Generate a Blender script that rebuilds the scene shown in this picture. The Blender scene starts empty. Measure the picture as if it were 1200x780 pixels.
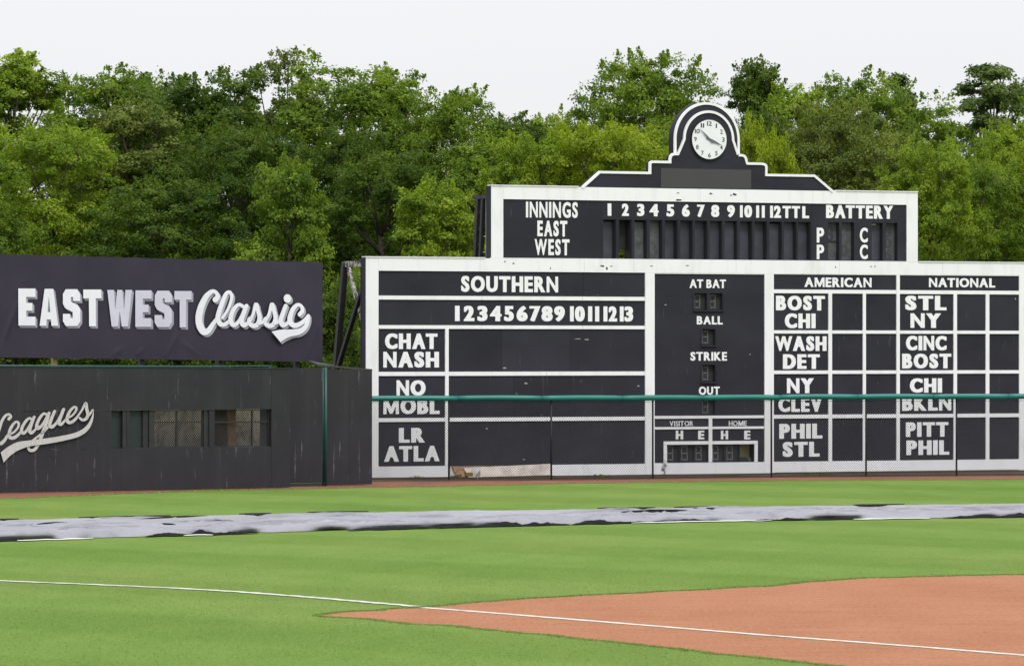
import bpy, math, random
import numpy as np
from mathutils import Vector, Matrix, noise as mnoise

random.seed(7)
rng = np.random.default_rng(7)
SC = bpy.context.scene
COL = SC.collection
R = math.radians

# ------------------------------------------------------------------ camera
F, HZ, H = 6200.0, 412.0, 3.8          # focal length in photo pixels, horizon row, eye height
cam_d = bpy.data.cameras.new('camera')
cam = bpy.data.objects.new('camera', cam_d)
COL.objects.link(cam)
cam.location = (0, 0, H)
cam.rotation_euler = (R(90) + math.atan((HZ - 390) / F), 0, 0)
cam_d.sensor_fit = 'HORIZONTAL'
cam_d.sensor_width = 36
cam_d.lens = 36 * F / 1200
cam_d.clip_start = 1
cam_d.clip_end = 6000
SC.camera = cam

# ------------------------------------------------------------------ overcast sky and soft sun
SUN_EL, SUN_AZ = R(56), R(152)          # azimuth clockwise from +Y: high, behind the camera and to the right
w = bpy.data.worlds.new('World')
SC.world = w
w.use_nodes = True
nt = w.node_tree
nt.nodes.clear()
out = nt.nodes.new('ShaderNodeOutputWorld')
bg = nt.nodes.new('ShaderNodeBackground')
bg.inputs['Strength'].default_value = 0.1
sky = nt.nodes.new('ShaderNodeTexSky')
sky.sky_type = 'NISHITA'
sky.sun_disc = False
sky.sun_elevation = SUN_EL
sky.sun_rotation = SUN_AZ
sky.dust_density = 4
geo = nt.nodes.new('ShaderNodeTexCoord')
sep = nt.nodes.new('ShaderNodeSeparateXYZ')
ramp = nt.nodes.new('ShaderNodeMapRange')
ramp.inputs['From Min'].default_value = 0.0
ramp.inputs['From Max'].default_value = 1.0
ramp.inputs['To Min'].default_value = 9.25
ramp.inputs['To Max'].default_value = 21.0
tint = nt.nodes.new('ShaderNodeVectorMath'); tint.operation = 'SCALE'
tint.inputs[0].default_value = (0.985, 0.995, 1.02)
cn = nt.nodes.new('ShaderNodeTexNoise'); cn.inputs['Scale'].default_value = 2.2; cn.inputs['Detail'].default_value = 5
cr = nt.nodes.new('ShaderNodeMapRange'); cr.inputs['To Min'].default_value = 0.93; cr.inputs['To Max'].default_value = 1.07
mul = nt.nodes.new('ShaderNodeMath'); mul.operation = 'MULTIPLY'
mix = nt.nodes.new('ShaderNodeMix'); mix.data_type = 'RGBA'
mix.inputs['Factor'].default_value = 0.9
L = nt.links.new
L(geo.outputs['Generated'], sep.inputs[0])
L(geo.outputs['Generated'], cn.inputs['Vector'])
L(cn.outputs['Fac'], cr.inputs['Value'])
L(sep.outputs['Z'], ramp.inputs['Value'])
L(ramp.outputs[0], mul.inputs[0]); L(cr.outputs[0], mul.inputs[1])
L(mul.outputs[0], tint.inputs['Scale'])
L(sky.outputs[0], mix.inputs['A'])
L(tint.outputs[0], mix.inputs['B'])
L(mix.outputs['Result'], bg.inputs['Color'])
L(bg.outputs[0], out.inputs[0])

sd = bpy.data.lights.new('sun', 'SUN')
sd.energy = 1.4
sd.angle = R(12)
sd.color = (1.0, 0.98, 0.95)
so = bpy.data.objects.new('sun', sd)
COL.objects.link(so)
dirv = Vector((math.sin(SUN_AZ) * math.cos(SUN_EL), math.cos(SUN_AZ) * math.cos(SUN_EL), math.sin(SUN_EL)))
so.rotation_euler = dirv.to_track_quat('Z', 'Y').to_euler()
so.location = (0, 60, 60)

SC.view_settings.view_transform = 'Standard'
SC.view_settings.look = 'None'
SC.view_settings.exposure = 0
SC.view_settings.gamma = 1
SC.view_settings.use_curve_mapping = False
SC.cycles.max_bounces = 6
SC.cycles.transparent_max_bounces = 8

# ------------------------------------------------------------------ materials
def new_mat(name):
    m = bpy.data.materials.new(name)
    m.use_nodes = True
    t = m.node_tree
    b = t.nodes['Principled BSDF']
    return m, t, b

def node(t, kind, **kw):
    n = t.nodes.new(kind)
    for k, v in kw.items():
        if k in n.inputs:
            n.inputs[k].default_value = v
        else:
            setattr(n, k, v)
    return n

def rampn(t, src, stops):
    r = t.nodes.new('ShaderNodeValToRGB')
    e = r.color_ramp.elements
    while len(e) < len(stops):
        e.new(0.5)
    for el, (p, c) in zip(e, stops):
        el.position = p
        el.color = (*c, 1) if len(c) == 3 else c
    t.links.new(src, r.inputs[0])
    return r.outputs[0]

def coords(t, scale=(1, 1, 1), world=False):
    if world:
        g = t.nodes.new('ShaderNodeNewGeometry'); o = g.outputs['Position']
    else:
        g = t.nodes.new('ShaderNodeTexCoord'); o = g.outputs['Object']
    mp = t.nodes.new('ShaderNodeMapping')
    mp.inputs['Scale'].default_value = scale
    t.links.new(o, mp.inputs['Vector'])
    return mp.outputs[0]

def mixc(t, fac, a, b, mode='MIX'):
    m = t.nodes.new('ShaderNodeMix'); m.data_type = 'RGBA'; m.blend_type = mode
    for sock, v in (('Factor', fac), ('A', a), ('B', b)):
        if isinstance(v, (int, float)):
            m.inputs[sock].default_value = v
        elif isinstance(v, tuple):
            m.inputs[sock].default_value = (*v, 1)
        else:
            t.links.new(v, m.inputs[sock])
    return m.outputs['Result']

def simple(name, col, rough=0.6, metal=0.0, var=0.15, scale=3.0, bump=0.0, spec=0.5, random_tone=0.0):
    m, t, b = new_mat(name)
    v = coords(t)
    n = node(t, 'ShaderNodeTexNoise', Scale=scale, Detail=6, Roughness=0.6)
    t.links.new(v, n.inputs['Vector'])
    lo = tuple(c * (1 - var) for c in col); hi = tuple(min(1, c * (1 + var)) for c in col)
    c = rampn(t, n.outputs['Fac'], [(0.3, lo), (0.7, hi)])
    if random_tone:
        oi = t.nodes.new('ShaderNodeObjectInfo')
        mr = node(t, 'ShaderNodeMapRange'); mr.inputs['To Min'].default_value = 1 - random_tone; mr.inputs['To Max'].default_value = 1 + random_tone
        t.links.new(oi.outputs['Random'], mr.inputs['Value'])
        vm = t.nodes.new('ShaderNodeVectorMath'); vm.operation = 'SCALE'
        t.links.new(c, vm.inputs[0]); t.links.new(mr.outputs[0], vm.inputs['Scale'])
        c = vm.outputs[0]
    t.links.new(c, b.inputs['Base Color'])
    b.inputs['Roughness'].default_value = rough
    b.inputs['Metallic'].default_value = metal
    b.inputs['Specular IOR Level'].default_value = spec
    if bump:
        bp = node(t, 'ShaderNodeBump', Strength=bump, Distance=0.02)
        t.links.new(n.outputs['Fac'], bp.inputs['Height'])
        t.links.new(bp.outputs[0], b.inputs['Normal'])
    return m

def board_black(name, base=(0.0285, 0.0285, 0.0375), scuff=0.35):
    """matt black painted plywood with drips, scuffs and chalky wear"""
    m, t, b = new_mat(name)
    v = coords(t, (0.5, 0.5, 0.9))
    n1 = node(t, 'ShaderNodeTexNoise', Scale=0.9, Detail=7, Roughness=0.62); t.links.new(v, n1.inputs['Vector'])
    c = rampn(t, n1.outputs['Fac'], [(0.3, tuple(x * 0.82 for x in base)), (0.72, tuple(x * 1.25 for x in base))])
    oi = t.nodes.new('ShaderNodeObjectInfo')
    mr = node(t, 'ShaderNodeMapRange'); mr.inputs['To Min'].default_value = 0.9; mr.inputs['To Max'].default_value = 1.12
    t.links.new(oi.outputs['Random'], mr.inputs['Value'])
    vm = t.nodes.new('ShaderNodeVectorMath'); vm.operation = 'SCALE'
    t.links.new(c, vm.inputs[0]); t.links.new(mr.outputs[0], vm.inputs['Scale'])
    c = vm.outputs[0]
    v2 = coords(t, (9, 9, 0.9))
    n2 = node(t, 'ShaderNodeTexNoise', Scale=1.0, Detail=3, Roughness=0.5); t.links.new(v2, n2.inputs['Vector'])
    f2 = rampn(t, n2.outputs['Fac'], [(0.62, (0, 0, 0)), (0.78, (scuff, scuff, scuff))])
    n3 = node(t, 'ShaderNodeTexNoise', Scale=1.1, Detail=2); t.links.new(coords(t, (1, 1, 1)), n3.inputs['Vector'])
    f3 = rampn(t, n3.outputs['Fac'], [(0.5, (0, 0, 0)), (0.62, (1, 1, 1))])
    f = mixc(t, 1.0, f2, f3, 'MULTIPLY')
    c = mixc(t, f, c, (0.22, 0.22, 0.225))
    t.links.new(c, b.inputs['Base Color'])
    b.inputs['Roughness'].default_value = 0.75
    b.inputs['Specular IOR Level'].default_value = 0.15
    return m

def white_paint(name, base=(0.845, 0.845, 0.87), dirt=0.38):
    m, t, b = new_mat(name)
    n1 = node(t, 'ShaderNodeTexNoise', Scale=1.0, Detail=6, Roughness=0.6); t.links.new(coords(t, (2.5, 2.5, 0.7)), n1.inputs['Vector'])
    f = rampn(t, n1.outputs['Fac'], [(0.50, (0, 0, 0)), (0.80, (dirt, dirt, dirt))])
    n2 = node(t, 'ShaderNodeTexNoise', Scale=14.0, Detail=4, Roughness=0.7); t.links.new(coords(t), n2.inputs['Vector'])
    f2 = rampn(t, n2.outputs['Fac'], [(0.68, (0, 0, 0)), (0.76, (0.5, 0.5, 0.5))])
    c = mixc(t, f, base, (0.50, 0.49, 0.46))
    c = mixc(t, f2, c, (0.42, 0.41, 0.40))
    t.links.new(c, b.inputs['Base Color'])
    b.inputs['Roughness'].default_value = 0.6
    return m

M = {}
M['black'] = board_black('black_board_paint')
M['black_clean'] = board_black('pediment_paint', (0.032, 0.031, 0.043), 0.05)
M['wall'] = None
M['white'] = white_paint('white_board_paint')
M['letter'] = simple('white_lettering_paint', (0.84, 0.84, 0.86), 0.6, var=0.06, scale=6)
M['slot'] = simple('slot_lining', (0.020, 0.020, 0.022), 0.8, var=0.3)
M['card'] = simple('number_card', (0.042, 0.044, 0.062), 0.6, var=0.35, scale=2.2, random_tone=0.25)
M['card_grey'] = simple('worn_card', (0.075, 0.08, 0.088), 0.6, var=0.45, scale=5)
M['grey_panel'] = simple('grey_blank_panel', (0.050, 0.048, 0.053), 0.7, var=0.05, scale=1)
M['green'] = simple('green_padding', (0.005, 0.155, 0.130), 0.42, var=0.12, scale=1.5)
M['green_pipe'] = simple('green_pipe', (0.006, 0.065, 0.055), 0.4, var=0.1)
M['steel_black'] = simple('black_steel', (0.018, 0.018, 0.020), 0.6, var=0.3, scale=4)
M['post_black'] = simple('fence_post_paint', (0.012, 0.012, 0.013), 0.6, var=0.2)
M['wire'] = simple('chain_link_wire', (0.035, 0.035, 0.038), 0.7, metal=0.0, spec=0.2, var=0.2)
M['cable'] = simple('pale_conduit', (0.42, 0.42, 0.38), 0.6)
M['bulb'] = simple('dead_bulbs', (0.24, 0.25, 0.25), 0.4, var=0.3, scale=30)
M['dial'] = simple('clock_dial', (0.80, 0.81, 0.84), 0.45, var=0.03)
M['dial_ink'] = simple('clock_ink', (0.04, 0.04, 0.05), 0.6)
M['hand'] = simple('clock_hand', (0.11, 0.12, 0.14), 0.5)
M['plywood'] = simple('weathered_plywood', (0.60, 0.53, 0.48), 0.8, var=0.3, scale=3, bump=0.3)
M['torn_wood'] = simple('torn_orange_wood', (0.42, 0.25, 0.14), 0.9, var=0.5, scale=7, bump=0.5)
M['plank'] = simple('grey_plank', (0.34, 0.31, 0.27), 0.85, var=0.35, scale=5, bump=0.3)
M['timber'] = simple('dark_sleeper', (0.06, 0.042, 0.035), 0.9, var=0.5, scale=5, bump=0.4)
M['brown_post'] = simple('brown_wood', (0.30, 0.17, 0.09), 0.8, var=0.4, scale=4)
M['teal_dark'] = simple('teal_shutter', (0.010, 0.019, 0.020), 0.6, var=0.3)
M['yellow_box'] = simple('ochre_plastic', (0.22, 0.17, 0.03), 0.5)
M['ochre'] = simple('ochre_board', (0.27, 0.25, 0.11), 0.7, var=0.25)
M['roofing'] = simple('roofing_felt', (0.055, 0.057, 0.055), 0.9, var=0.3, scale=6)
M['chip'] = simple('bare_board', (0.05, 0.05, 0.055), 0.8, var=0.5, scale=9)

# rusty flaking beam
m, t, b = new_mat('flaking_beam')
n = node(t, 'ShaderNodeTexNoise', Scale=9, Detail=8, Roughness=0.75); t.links.new(coords(t), n.inputs['Vector'])
c = rampn(t, n.outputs['Fac'], [(0.40, (0.035, 0.03, 0.028)), (0.49, (0.10, 0.08, 0.06)), (0.53, (0.42, 0.42, 0.38)), (0.70, (0.5, 0.5, 0.47))])
t.links.new(c, b.inputs['Base Color']); b.inputs['Roughness'].default_value = 0.8
M['rusty'] = m

# outfield wall: charcoal paint with pale vertical runs
def wall_mat():
    m, t, b = new_mat('charcoal_wall_paint')
    n1 = node(t, 'ShaderNodeTexNoise', Scale=0.8, Detail=6, Roughness=0.6); t.links.new(coords(t, (1, 1, 1)), n1.inputs['Vector'])
    c = rampn(t, n1.outputs['Fac'], [(0.3, (0.020, 0.019, 0.0245)), (0.72, (0.030, 0.0285, 0.035))])
    n2 = node(t, 'ShaderNodeTexNoise', Scale=1.0, Detail=4, Roughness=0.65, Distortion=0.15); t.links.new(coords(t, (7.5, 7.5, 0.55)), n2.inputs['Vector'])
    f2 = rampn(t, n2.outputs['Fac'], [(0.60, (0, 0, 0)), (0.70, (0.42, 0.42, 0.42))])
    n3 = node(t, 'ShaderNodeTexNoise', Scale=1.0, Detail=5, Roughness=0.7); t.links.new(coords(t, (3.2, 3.2, 2.4)), n3.inputs['Vector'])
    f3 = rampn(t, n3.outputs['Fac'], [(0.44, (0, 0, 0)), (0.58, (1, 1, 1))])
    f = mixc(t, 1.0, f2, f3, 'MULTIPLY')
    c = mixc(t, f, c, (0.26, 0.25, 0.25))
    # soft broad runs
    n4 = node(t, 'ShaderNodeTexNoise', Scale=1.0, Detail=2); t.links.new(coords(t, (2.6, 2.6, 0.12)), n4.inputs['Vector'])
    f4 = rampn(t, n4.outputs['Fac'], [(0.55, (0, 0, 0)), (0.75, (0.025, 0.025, 0.025))])
    c = mixc(t, f4, c, (0.2, 0.2, 0.2))
    t.links.new(c, b.inputs['Base Color'])
    b.inputs['Roughness'].default_value = 0.7
    b.inputs['Specular IOR Level'].default_value = 0.3
    return m
M['wall'] = wall_mat()
m, t, b = new_mat('wall_script_paint')
n = node(t, 'ShaderNodeTexNoise', Scale=5, Detail=6, Roughness=0.7); t.links.new(coords(t, (3, 3, 1)), n.inputs['Vector'])
c = rampn(t, n.outputs['Fac'], [(0.3, (0.42, 0.40, 0.405)), (0.6, (0.55, 0.53, 0.535))])
t.links.new(c, b.inputs['Base Color']); b.inputs['Roughness'].default_value = 0.7
M['wall_script'] = m

# stained concrete behind the windows
m, t, b = new_mat('stained_concrete')
n = node(t, 'ShaderNodeTexNoise', Scale=1.6, Detail=9, Roughness=0.75, Distortion=0.6); t.links.new(coords(t, (1.6, 1.6, 0.8)), n.inputs['Vector'])
c = rampn(t, n.outputs['Fac'], [(0.36, (0.07, 0.06, 0.045)), (0.48, (0.26, 0.235, 0.18)), (0.58, (0.36, 0.33, 0.27)), (0.7, (0.18, 0.15, 0.11))])
t.links.new(c, b.inputs['Base Color']); b.inputs['Roughness'].default_value = 0.9
M['concrete'] = m

# banner cloth
m, t, b = new_mat('banner_cloth')
n = node(t, 'ShaderNodeTexNoise', Scale=0.6, Detail=4); t.links.new(coords(t), n.inputs['Vector'])
c = rampn(t, n.outputs['Fac'], [(0.3, (0.031, 0.0265, 0.042)), (0.7, (0.042, 0.036, 0.055))])
t.links.new(c, b.inputs['Base Color']); b.inputs['Roughness'].default_value = 0.5; b.inputs['Specular IOR Level'].default_value = 0.2
M['banner'] = m
M['print_white'] = simple('banner_print_white', (0.80, 0.79, 0.85), 0.5, var=0.03)
M['print_lilac'] = simple('banner_print_lilac', (0.60, 0.58, 0.69), 0.5, var=0.03)
M['print_grey'] = simple('banner_print_grey', (0.36, 0.35, 0.42), 0.5, var=0.05)
M['print_grey2'] = simple('banner_print_shade', (0.44, 0.43, 0.50), 0.5, var=0.05)

# turf
m, t, b = new_mat('mown_turf')
nA = node(t, 'ShaderNodeTexNoise', Scale=1.0, Detail=5, Roughness=0.55); t.links.new(coords(t, (0.10, 0.045, 1), True), nA.inputs['Vector'])
nB = node(t, 'ShaderNodeTexNoise', Scale=1.0, Detail=6, Roughness=0.65); t.links.new(coords(t, (0.9, 0.22, 1), True), nB.inputs['Vector'])
nC = node(t, 'ShaderNodeTexNoise', Scale=1.0, Detail=5, Roughness=0.8); t.links.new(coords(t, (14, 4.5, 1), True), nC.inputs['Vector'])
cA = rampn(t, nA.outputs['Fac'], [(0.34, (0.108, 0.184, 0.035)), (0.5, (0.125, 0.198, 0.041)), (0.66, (0.142, 0.204, 0.048))])
cB = rampn(t, nB.outputs['Fac'], [(0.3, (0.88, 0.92, 0.86)), (0.7, (1.10, 1.06, 1.12))])
cC = rampn(t, nC.outputs['Fac'], [(0.25, (0.76, 0.80, 0.74)), (0.75, (1.24, 1.19, 1.32))])
# mowing bands
wv = node(t, 'ShaderNodeTexWave', Scale=0.055, Distortion=0.25, Detail=2); wv.wave_type = 'BANDS'; wv.bands_direction = 'DIAGONAL'
t.links.new(coords(t, (1.0, 1.0, 0), True), wv.inputs['Vector'])
cW = rampn(t, wv.outputs['Fac'], [(0.35, (0.93, 0.95, 0.90)), (0.65, (1.05, 1.04, 1.07))])
c = mixc(t, 1.0, cA, cB, 'MULTIPLY'); c = mixc(t, 1.0, c, cC, 'MULTIPLY'); c = mixc(t, 1.0, c, cW, 'MULTIPLY')
t.links.new(c, b.inputs['Base Color']); b.inputs['Roughness'].default_value = 1.0; b.inputs['Specular IOR Level'].default_value = 0.03
bp = node(t, 'ShaderNodeBump', Strength=0.5, Distance=0.03); t.links.new(nC.outputs['Fac'], bp.inputs['Height']); t.links.new(bp.outputs[0], b.inputs['Normal'])
M['turf'] = m

m, t, b = new_mat('grass_blades')
gi = t.nodes.new('ShaderNodeNewGeometry')
c = rampn(t, gi.outputs['Random Per Island'], [(0, (0.13, 0.21, 0.038)), (0.6, (0.165, 0.26, 0.05)), (1, (0.20, 0.28, 0.065))])
t.links.new(c, b.inputs['Base Color']); b.inputs['Roughness'].default_value = 0.7
M['blades'] = m

def soil(name, a, bb, fine=(0.70, 1.30)):
    m, t, b = new_mat(name)
    nA = node(t, 'ShaderNodeTexNoise', Scale=1.0, Detail=6, Roughness=0.6); t.links.new(coords(t, (0.5, 0.14, 1), True), nA.inputs['Vector'])
    nB = node(t, 'ShaderNodeTexNoise', Scale=1.0, Detail=6, Roughness=0.8); t.links.new(coords(t, (16, 3.5, 1), True), nB.inputs['Vector'])
    cA = rampn(t, nA.outputs['Fac'], [(0.3, a), (0.7, bb)])
    cB = rampn(t, nB.outputs['Fac'], [(0.25, (fine[0],) * 3), (0.75, (fine[1],) * 3)])
    nD = node(t, 'ShaderNodeTexNoise', Scale=1.0, Detail=3, Roughness=0.7); t.links.new(coords(t, (3.0, 1.0, 1), True), nD.inputs['Vector'])
    cD = rampn(t, nD.outputs['Fac'], [(0.66, (1, 1, 1)), (0.74, (0.80, 0.77, 0.75))])
    nE = node(t, 'ShaderNodeTexNoise', Scale=1.0, Detail=4, Roughness=0.6); t.links.new(coords(t, (0.35, 3.2, 1), True), nE.inputs['Vector'])
    cE = rampn(t, nE.outputs['Fac'], [(0.35, (0.93, 0.91, 0.89)), (0.65, (1.06, 1.07, 1.08))])
    c = mixc(t, 1.0, cA, cB, 'MULTIPLY'); c = mixc(t, 1.0, c, cD, 'MULTIPLY'); c = mixc(t, 1.0, c, cE, 'MULTIPLY')
    t.links.new(c, b.inputs['Base Color']); b.inputs['Roughness'].default_value = 0.95; b.inputs['Specular IOR Level'].default_value = 0.1
    bp = node(t, 'ShaderNodeBump', Strength=0.6, Distance=0.03); t.links.new(nB.outputs['Fac'], bp.inputs['Height']); t.links.new(bp.outputs[0], b.inputs['Normal'])
    return m
M['dirt'] = soil('infield_clay', (0.295, 0.128, 0.066), (0.355, 0.162, 0.088))
M['track'] = soil('track_clay', (0.17, 0.075, 0.052), (0.24, 0.105, 0.072), (0.7, 1.3))
M['earth'] = soil('dark_earth', (0.045, 0.035, 0.024), (0.10, 0.07, 0.045), (0.6, 1.4))

m, t, b = new_mat('chalk_line')
n = node(t, 'ShaderNodeTexNoise', Scale=2.2, Detail=6, Roughness=0.8); t.links.new(coords(t, (1, 1, 1), True), n.inputs['Vector'])
c = rampn(t, n.outputs['Fac'], [(0.34, (0.30, 0.32, 0.22)), (0.52, (0.55, 0.54, 0.50))])
t.links.new(c, b.inputs['Base Color']); b.inputs['Roughness'].default_value = 0.9
M['chalk'] = m

# tarp
m, t, b = new_mat('silver_tarp')
n = node(t, 'ShaderNodeTexNoise', Scale=1.0, Detail=7, Roughness=0.62, Distortion=0.8); t.links.new(coords(t, (0.55, 0.35, 1), True), n.inputs['Vector'])
c = rampn(t, n.outputs['Fac'], [(0.32, (0.15, 0.15, 0.165)), (0.42, (0.225, 0.225, 0.25)), (0.6, (0.26, 0.26, 0.29)), (0.74, (0.31, 0.31, 0.345))])
t.links.new(c, b.inputs['Base Color']); b.inputs['Roughness'].default_value = 0.6; b.inputs['Specular IOR Level'].default_value = 0.2
nw = node(t, 'ShaderNodeTexNoise', Scale=1.0, Detail=4, Roughness=0.6, Distortion=0.6); nw.noise_type = 'RIDGED_MULTIFRACTAL'; nw.normalize = True; t.links.new(coords(t, (0.7, 0.28, 1), True), nw.inputs['Vector'])
bp = node(t, 'ShaderNodeBump', Strength=1.0, Distance=0.12); t.links.new(nw.outputs['Fac'], bp.inputs['Height']); t.links.new(bp.outputs[0], b.inputs['Normal'])
M['tarp'] = m
M['tarp_black'] = simple('black_tarp_underside', (0.014, 0.014, 0.016), 0.95, var=0.3, scale=1.5, spec=0.03)
M['tarp_white'] = simple('white_tarp_hem', (0.62, 0.62, 0.58), 0.6, var=0.2, scale=2)

def leaf_mat(name, dark, mid, light, trans=0.35):
    m, t, b = new_mat(name)
    gi = t.nodes.new('ShaderNodeNewGeometry')
    n = node(t, 'ShaderNodeTexNoise', Scale=0.55, Detail=3, Roughness=0.6); t.links.new(coords(t), n.inputs['Vector'])
    ma = node(t, 'ShaderNodeMath', operation='MULTIPLY_ADD'); ma.inputs[1].default_value = 0.22
    t.links.new(gi.outputs['Random Per Island'], ma.inputs[0])
    at_ = node(t, 'ShaderNodeAttribute', attribute_name='tuft')
    md = node(t, 'ShaderNodeMath', operation='MULTIPLY_ADD'); md.inputs[1].default_value = 0.42
    mb = node(t, 'ShaderNodeMath', operation='MULTIPLY'); mb.inputs[1].default_value = 0.62
    t.links.new(n.outputs['Fac'], mb.inputs[0]); t.links.new(mb.outputs[0], ma.inputs[2])
    t.links.new(at_.outputs['Fac'], md.inputs[0]); t.links.new(ma.outputs[0], md.inputs[2])
    c = rampn(t, md.outputs[0], [(0.34, dark), (0.60, mid), (0.90, light)])
    t.links.new(c, b.inputs['Base Color'])
    b.inputs['Roughness'].default_value = 0.65
    b.inputs['Specular IOR Level'].default_value = 0.12
    tr = t.nodes.new('ShaderNodeBsdfTranslucent')
    c2 = mixc(t, 1.0, c, (1.25, 1.35, 0.6), 'MULTIPLY')
    t.links.new(c2, tr.inputs['Color'])
    mx = t.nodes.new('ShaderNodeMixShader'); mx.inputs[0].default_value = trans
    t.links.new(b.outputs[0], mx.inputs[1]); t.links.new(tr.outputs[0], mx.inputs[2])
    t.links.new(mx.outputs[0], t.nodes['Material Output'].inputs['Surface'])
    return m
LEAF = {
    'dark':   leaf_mat('leaves_dark',   (0.030, 0.063, 0.010), (0.062, 0.113, 0.015), (0.126, 0.182, 0.021)),
    'mid':    leaf_mat('leaves_mid',    (0.057, 0.108, 0.012), (0.116, 0.190, 0.020), (0.220, 0.298, 0.032)),
    'bright': leaf_mat('leaves_bright', (0.088, 0.146, 0.012), (0.171, 0.252, 0.020), (0.282, 0.363, 0.034)),
    'yellow': leaf_mat('leaves_yellow', (0.118, 0.170, 0.010), (0.215, 0.287, 0.016), (0.302, 0.380, 0.028)),
    'olive':  leaf_mat('leaves_olive',  (0.069, 0.103, 0.022), (0.124, 0.170, 0.034), (0.207, 0.246, 0.052)),
    'blue':   leaf_mat('leaves_blue',   (0.046, 0.084, 0.024), (0.090, 0.140, 0.036), (0.154, 0.205, 0.050)),
}
M['bark'] = simple('bark', (0.075, 0.062, 0.048), 0.9, var=0.4, scale=4, bump=0.5)

# ------------------------------------------------------------------ mesh helpers
def tag(o, label=None, cat=None, group=None, kind=None):
    if label: o['label'] = label
    if cat: o['category'] = cat
    if group: o['group'] = group
    if kind: o['kind'] = kind
    return o

def empty(name, loc=(0, 0, 0), rz=0, parent=None):
    o = bpy.data.objects.new(name, None)
    o.empty_display_size = 0.3
    COL.objects.link(o)
    o.location = loc
    o.rotation_euler = (0, 0, rz)
    o.parent = parent
    return o

def link(name, me, mat=None, parent=None):
    o = bpy.data.objects.new(name, me)
    COL.objects.link(o)
    if mat and not me.materials: me.materials.append(mat)
    o.parent = parent
    return o

class MB:
    def __init__(s): s.v = []; s.f = []
    def add(s, vs, fs):
        b = len(s.v); s.v += [tuple(v) for v in vs]; s.f += [tuple(i + b for i in f) for f in fs]; return s
    def box(s, x0, x1, y0, y1, z0, z1):
        return s.add([(x0, y0, z0), (x1, y0, z0), (x1, y1, z0), (x0, y1, z0), (x0, y0, z1), (x1, y0, z1), (x1, y1, z1), (x0, y1, z1)],
              [(0, 3, 2, 1), (4, 5, 6, 7), (0, 1, 5, 4), (1, 2, 6, 5), (2, 3, 7, 6), (3, 0, 4, 7)])
    def prism(s, poly, y0, y1):
        """poly: (x, z) list counter-clockwise seen from -y"""
        n = len(poly)
        vs = [(x, y0, z) for x, z in poly] + [(x, y1, z) for x, z in poly]
        fs = [tuple(range(n)), tuple(range(2 * n - 1, n - 1, -1))]
        fs += [(i, i + n, (i + 1) % n + n, (i + 1) % n) for i in range(n)]
        return s.add(vs, fs)
    def tube(s, pts, r, n=6, cap=True):
        pts = [Vector(p) for p in pts]
        rs = r if isinstance(r, (list, tuple)) else [r] * len(pts)
        rings = []
        for i, p in enumerate(pts):
            a = pts[max(0, i - 1)]; c = pts[min(len(pts) - 1, i + 1)]
            d = (c - a).normalized()
            up = Vector((0, 0, 1)) if abs(d.z) < 0.95 else Vector((1, 0, 0))
            e1 = d.cross(up).normalized(); e2 = e1.cross(d)
            rings.append([p + (e1 * math.cos(2 * math.pi * k / n) + e2 * math.sin(2 * math.pi * k / n)) * rs[i] for k in range(n)])
        vs = [v for ring in rings for v in ring]
        fs = []
        for i in range(len(pts) - 1):
            for k in range(n):
                a = i * n + k; b_ = i * n + (k + 1) % n
                fs.append((a, b_, b_ + n, a + n))
        if cap:
            fs.append(tuple(range(n - 1, -1, -1))); m0 = (len(pts) - 1) * n
            fs.append(tuple(range(m0, m0 + n)))
        return s.add(vs, fs)
    def beam(s, a, b_, w_, h_=None):
        """square section bar from a to b"""
        h_ = h_ or w_
        a = Vector(a); b_ = Vector(b_); d = (b_ - a).normalized()
        up = Vector((0, 1, 0)) if abs(d.z) > 0.9 else Vector((0, 0, 1))
        e1 = d.cross(up).normalized(); e2 = e1.cross(d)
        vs = []
        for p in (a, b_):
            for sx, sy in ((-1, -1), (1, -1), (1, 1), (-1, 1)):
                vs.append(p + e1 * sx * w_ / 2 + e2 * sy * h_ / 2)
        return s.add(vs, [(0, 1, 2, 3), (7, 6, 5, 4), (0, 4, 5, 1), (1, 5, 6, 2), (2, 6, 7, 3), (3, 7, 4, 0)])
    def build(s, name, mat, parent=None, smooth=False):
        me = bpy.data.meshes.new(name)
        me.from_pydata(s.v, [], s.f)
        me.update()
        if smooth:
            me.polygons.foreach_set('use_smooth', [True] * len(me.polygons))
        return link(name, me, mat, parent)

def np_mesh(name, verts, quads, mat, parent=None, smooth=False):
    me = bpy.data.meshes.new(name)
    nv, nf = len(verts), len(quads)
    k = quads.shape[1]
    me.vertices.add(nv); me.vertices.foreach_set('co', np.asarray(verts, np.float32).ravel())
    me.loops.add(nf * k); me.loops.foreach_set('vertex_index', np.asarray(quads, np.int32).ravel())
    me.polygons.add(nf); me.polygons.foreach_set('loop_start', np.arange(0, nf * k, k, dtype=np.int32))
    me.update(calc_edges=True)
    if smooth:
        me.polygons.foreach_set('use_smooth', np.ones(nf, bool))
    return link(name, me, mat, parent) if parent is not None or mat is not None else me

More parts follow.
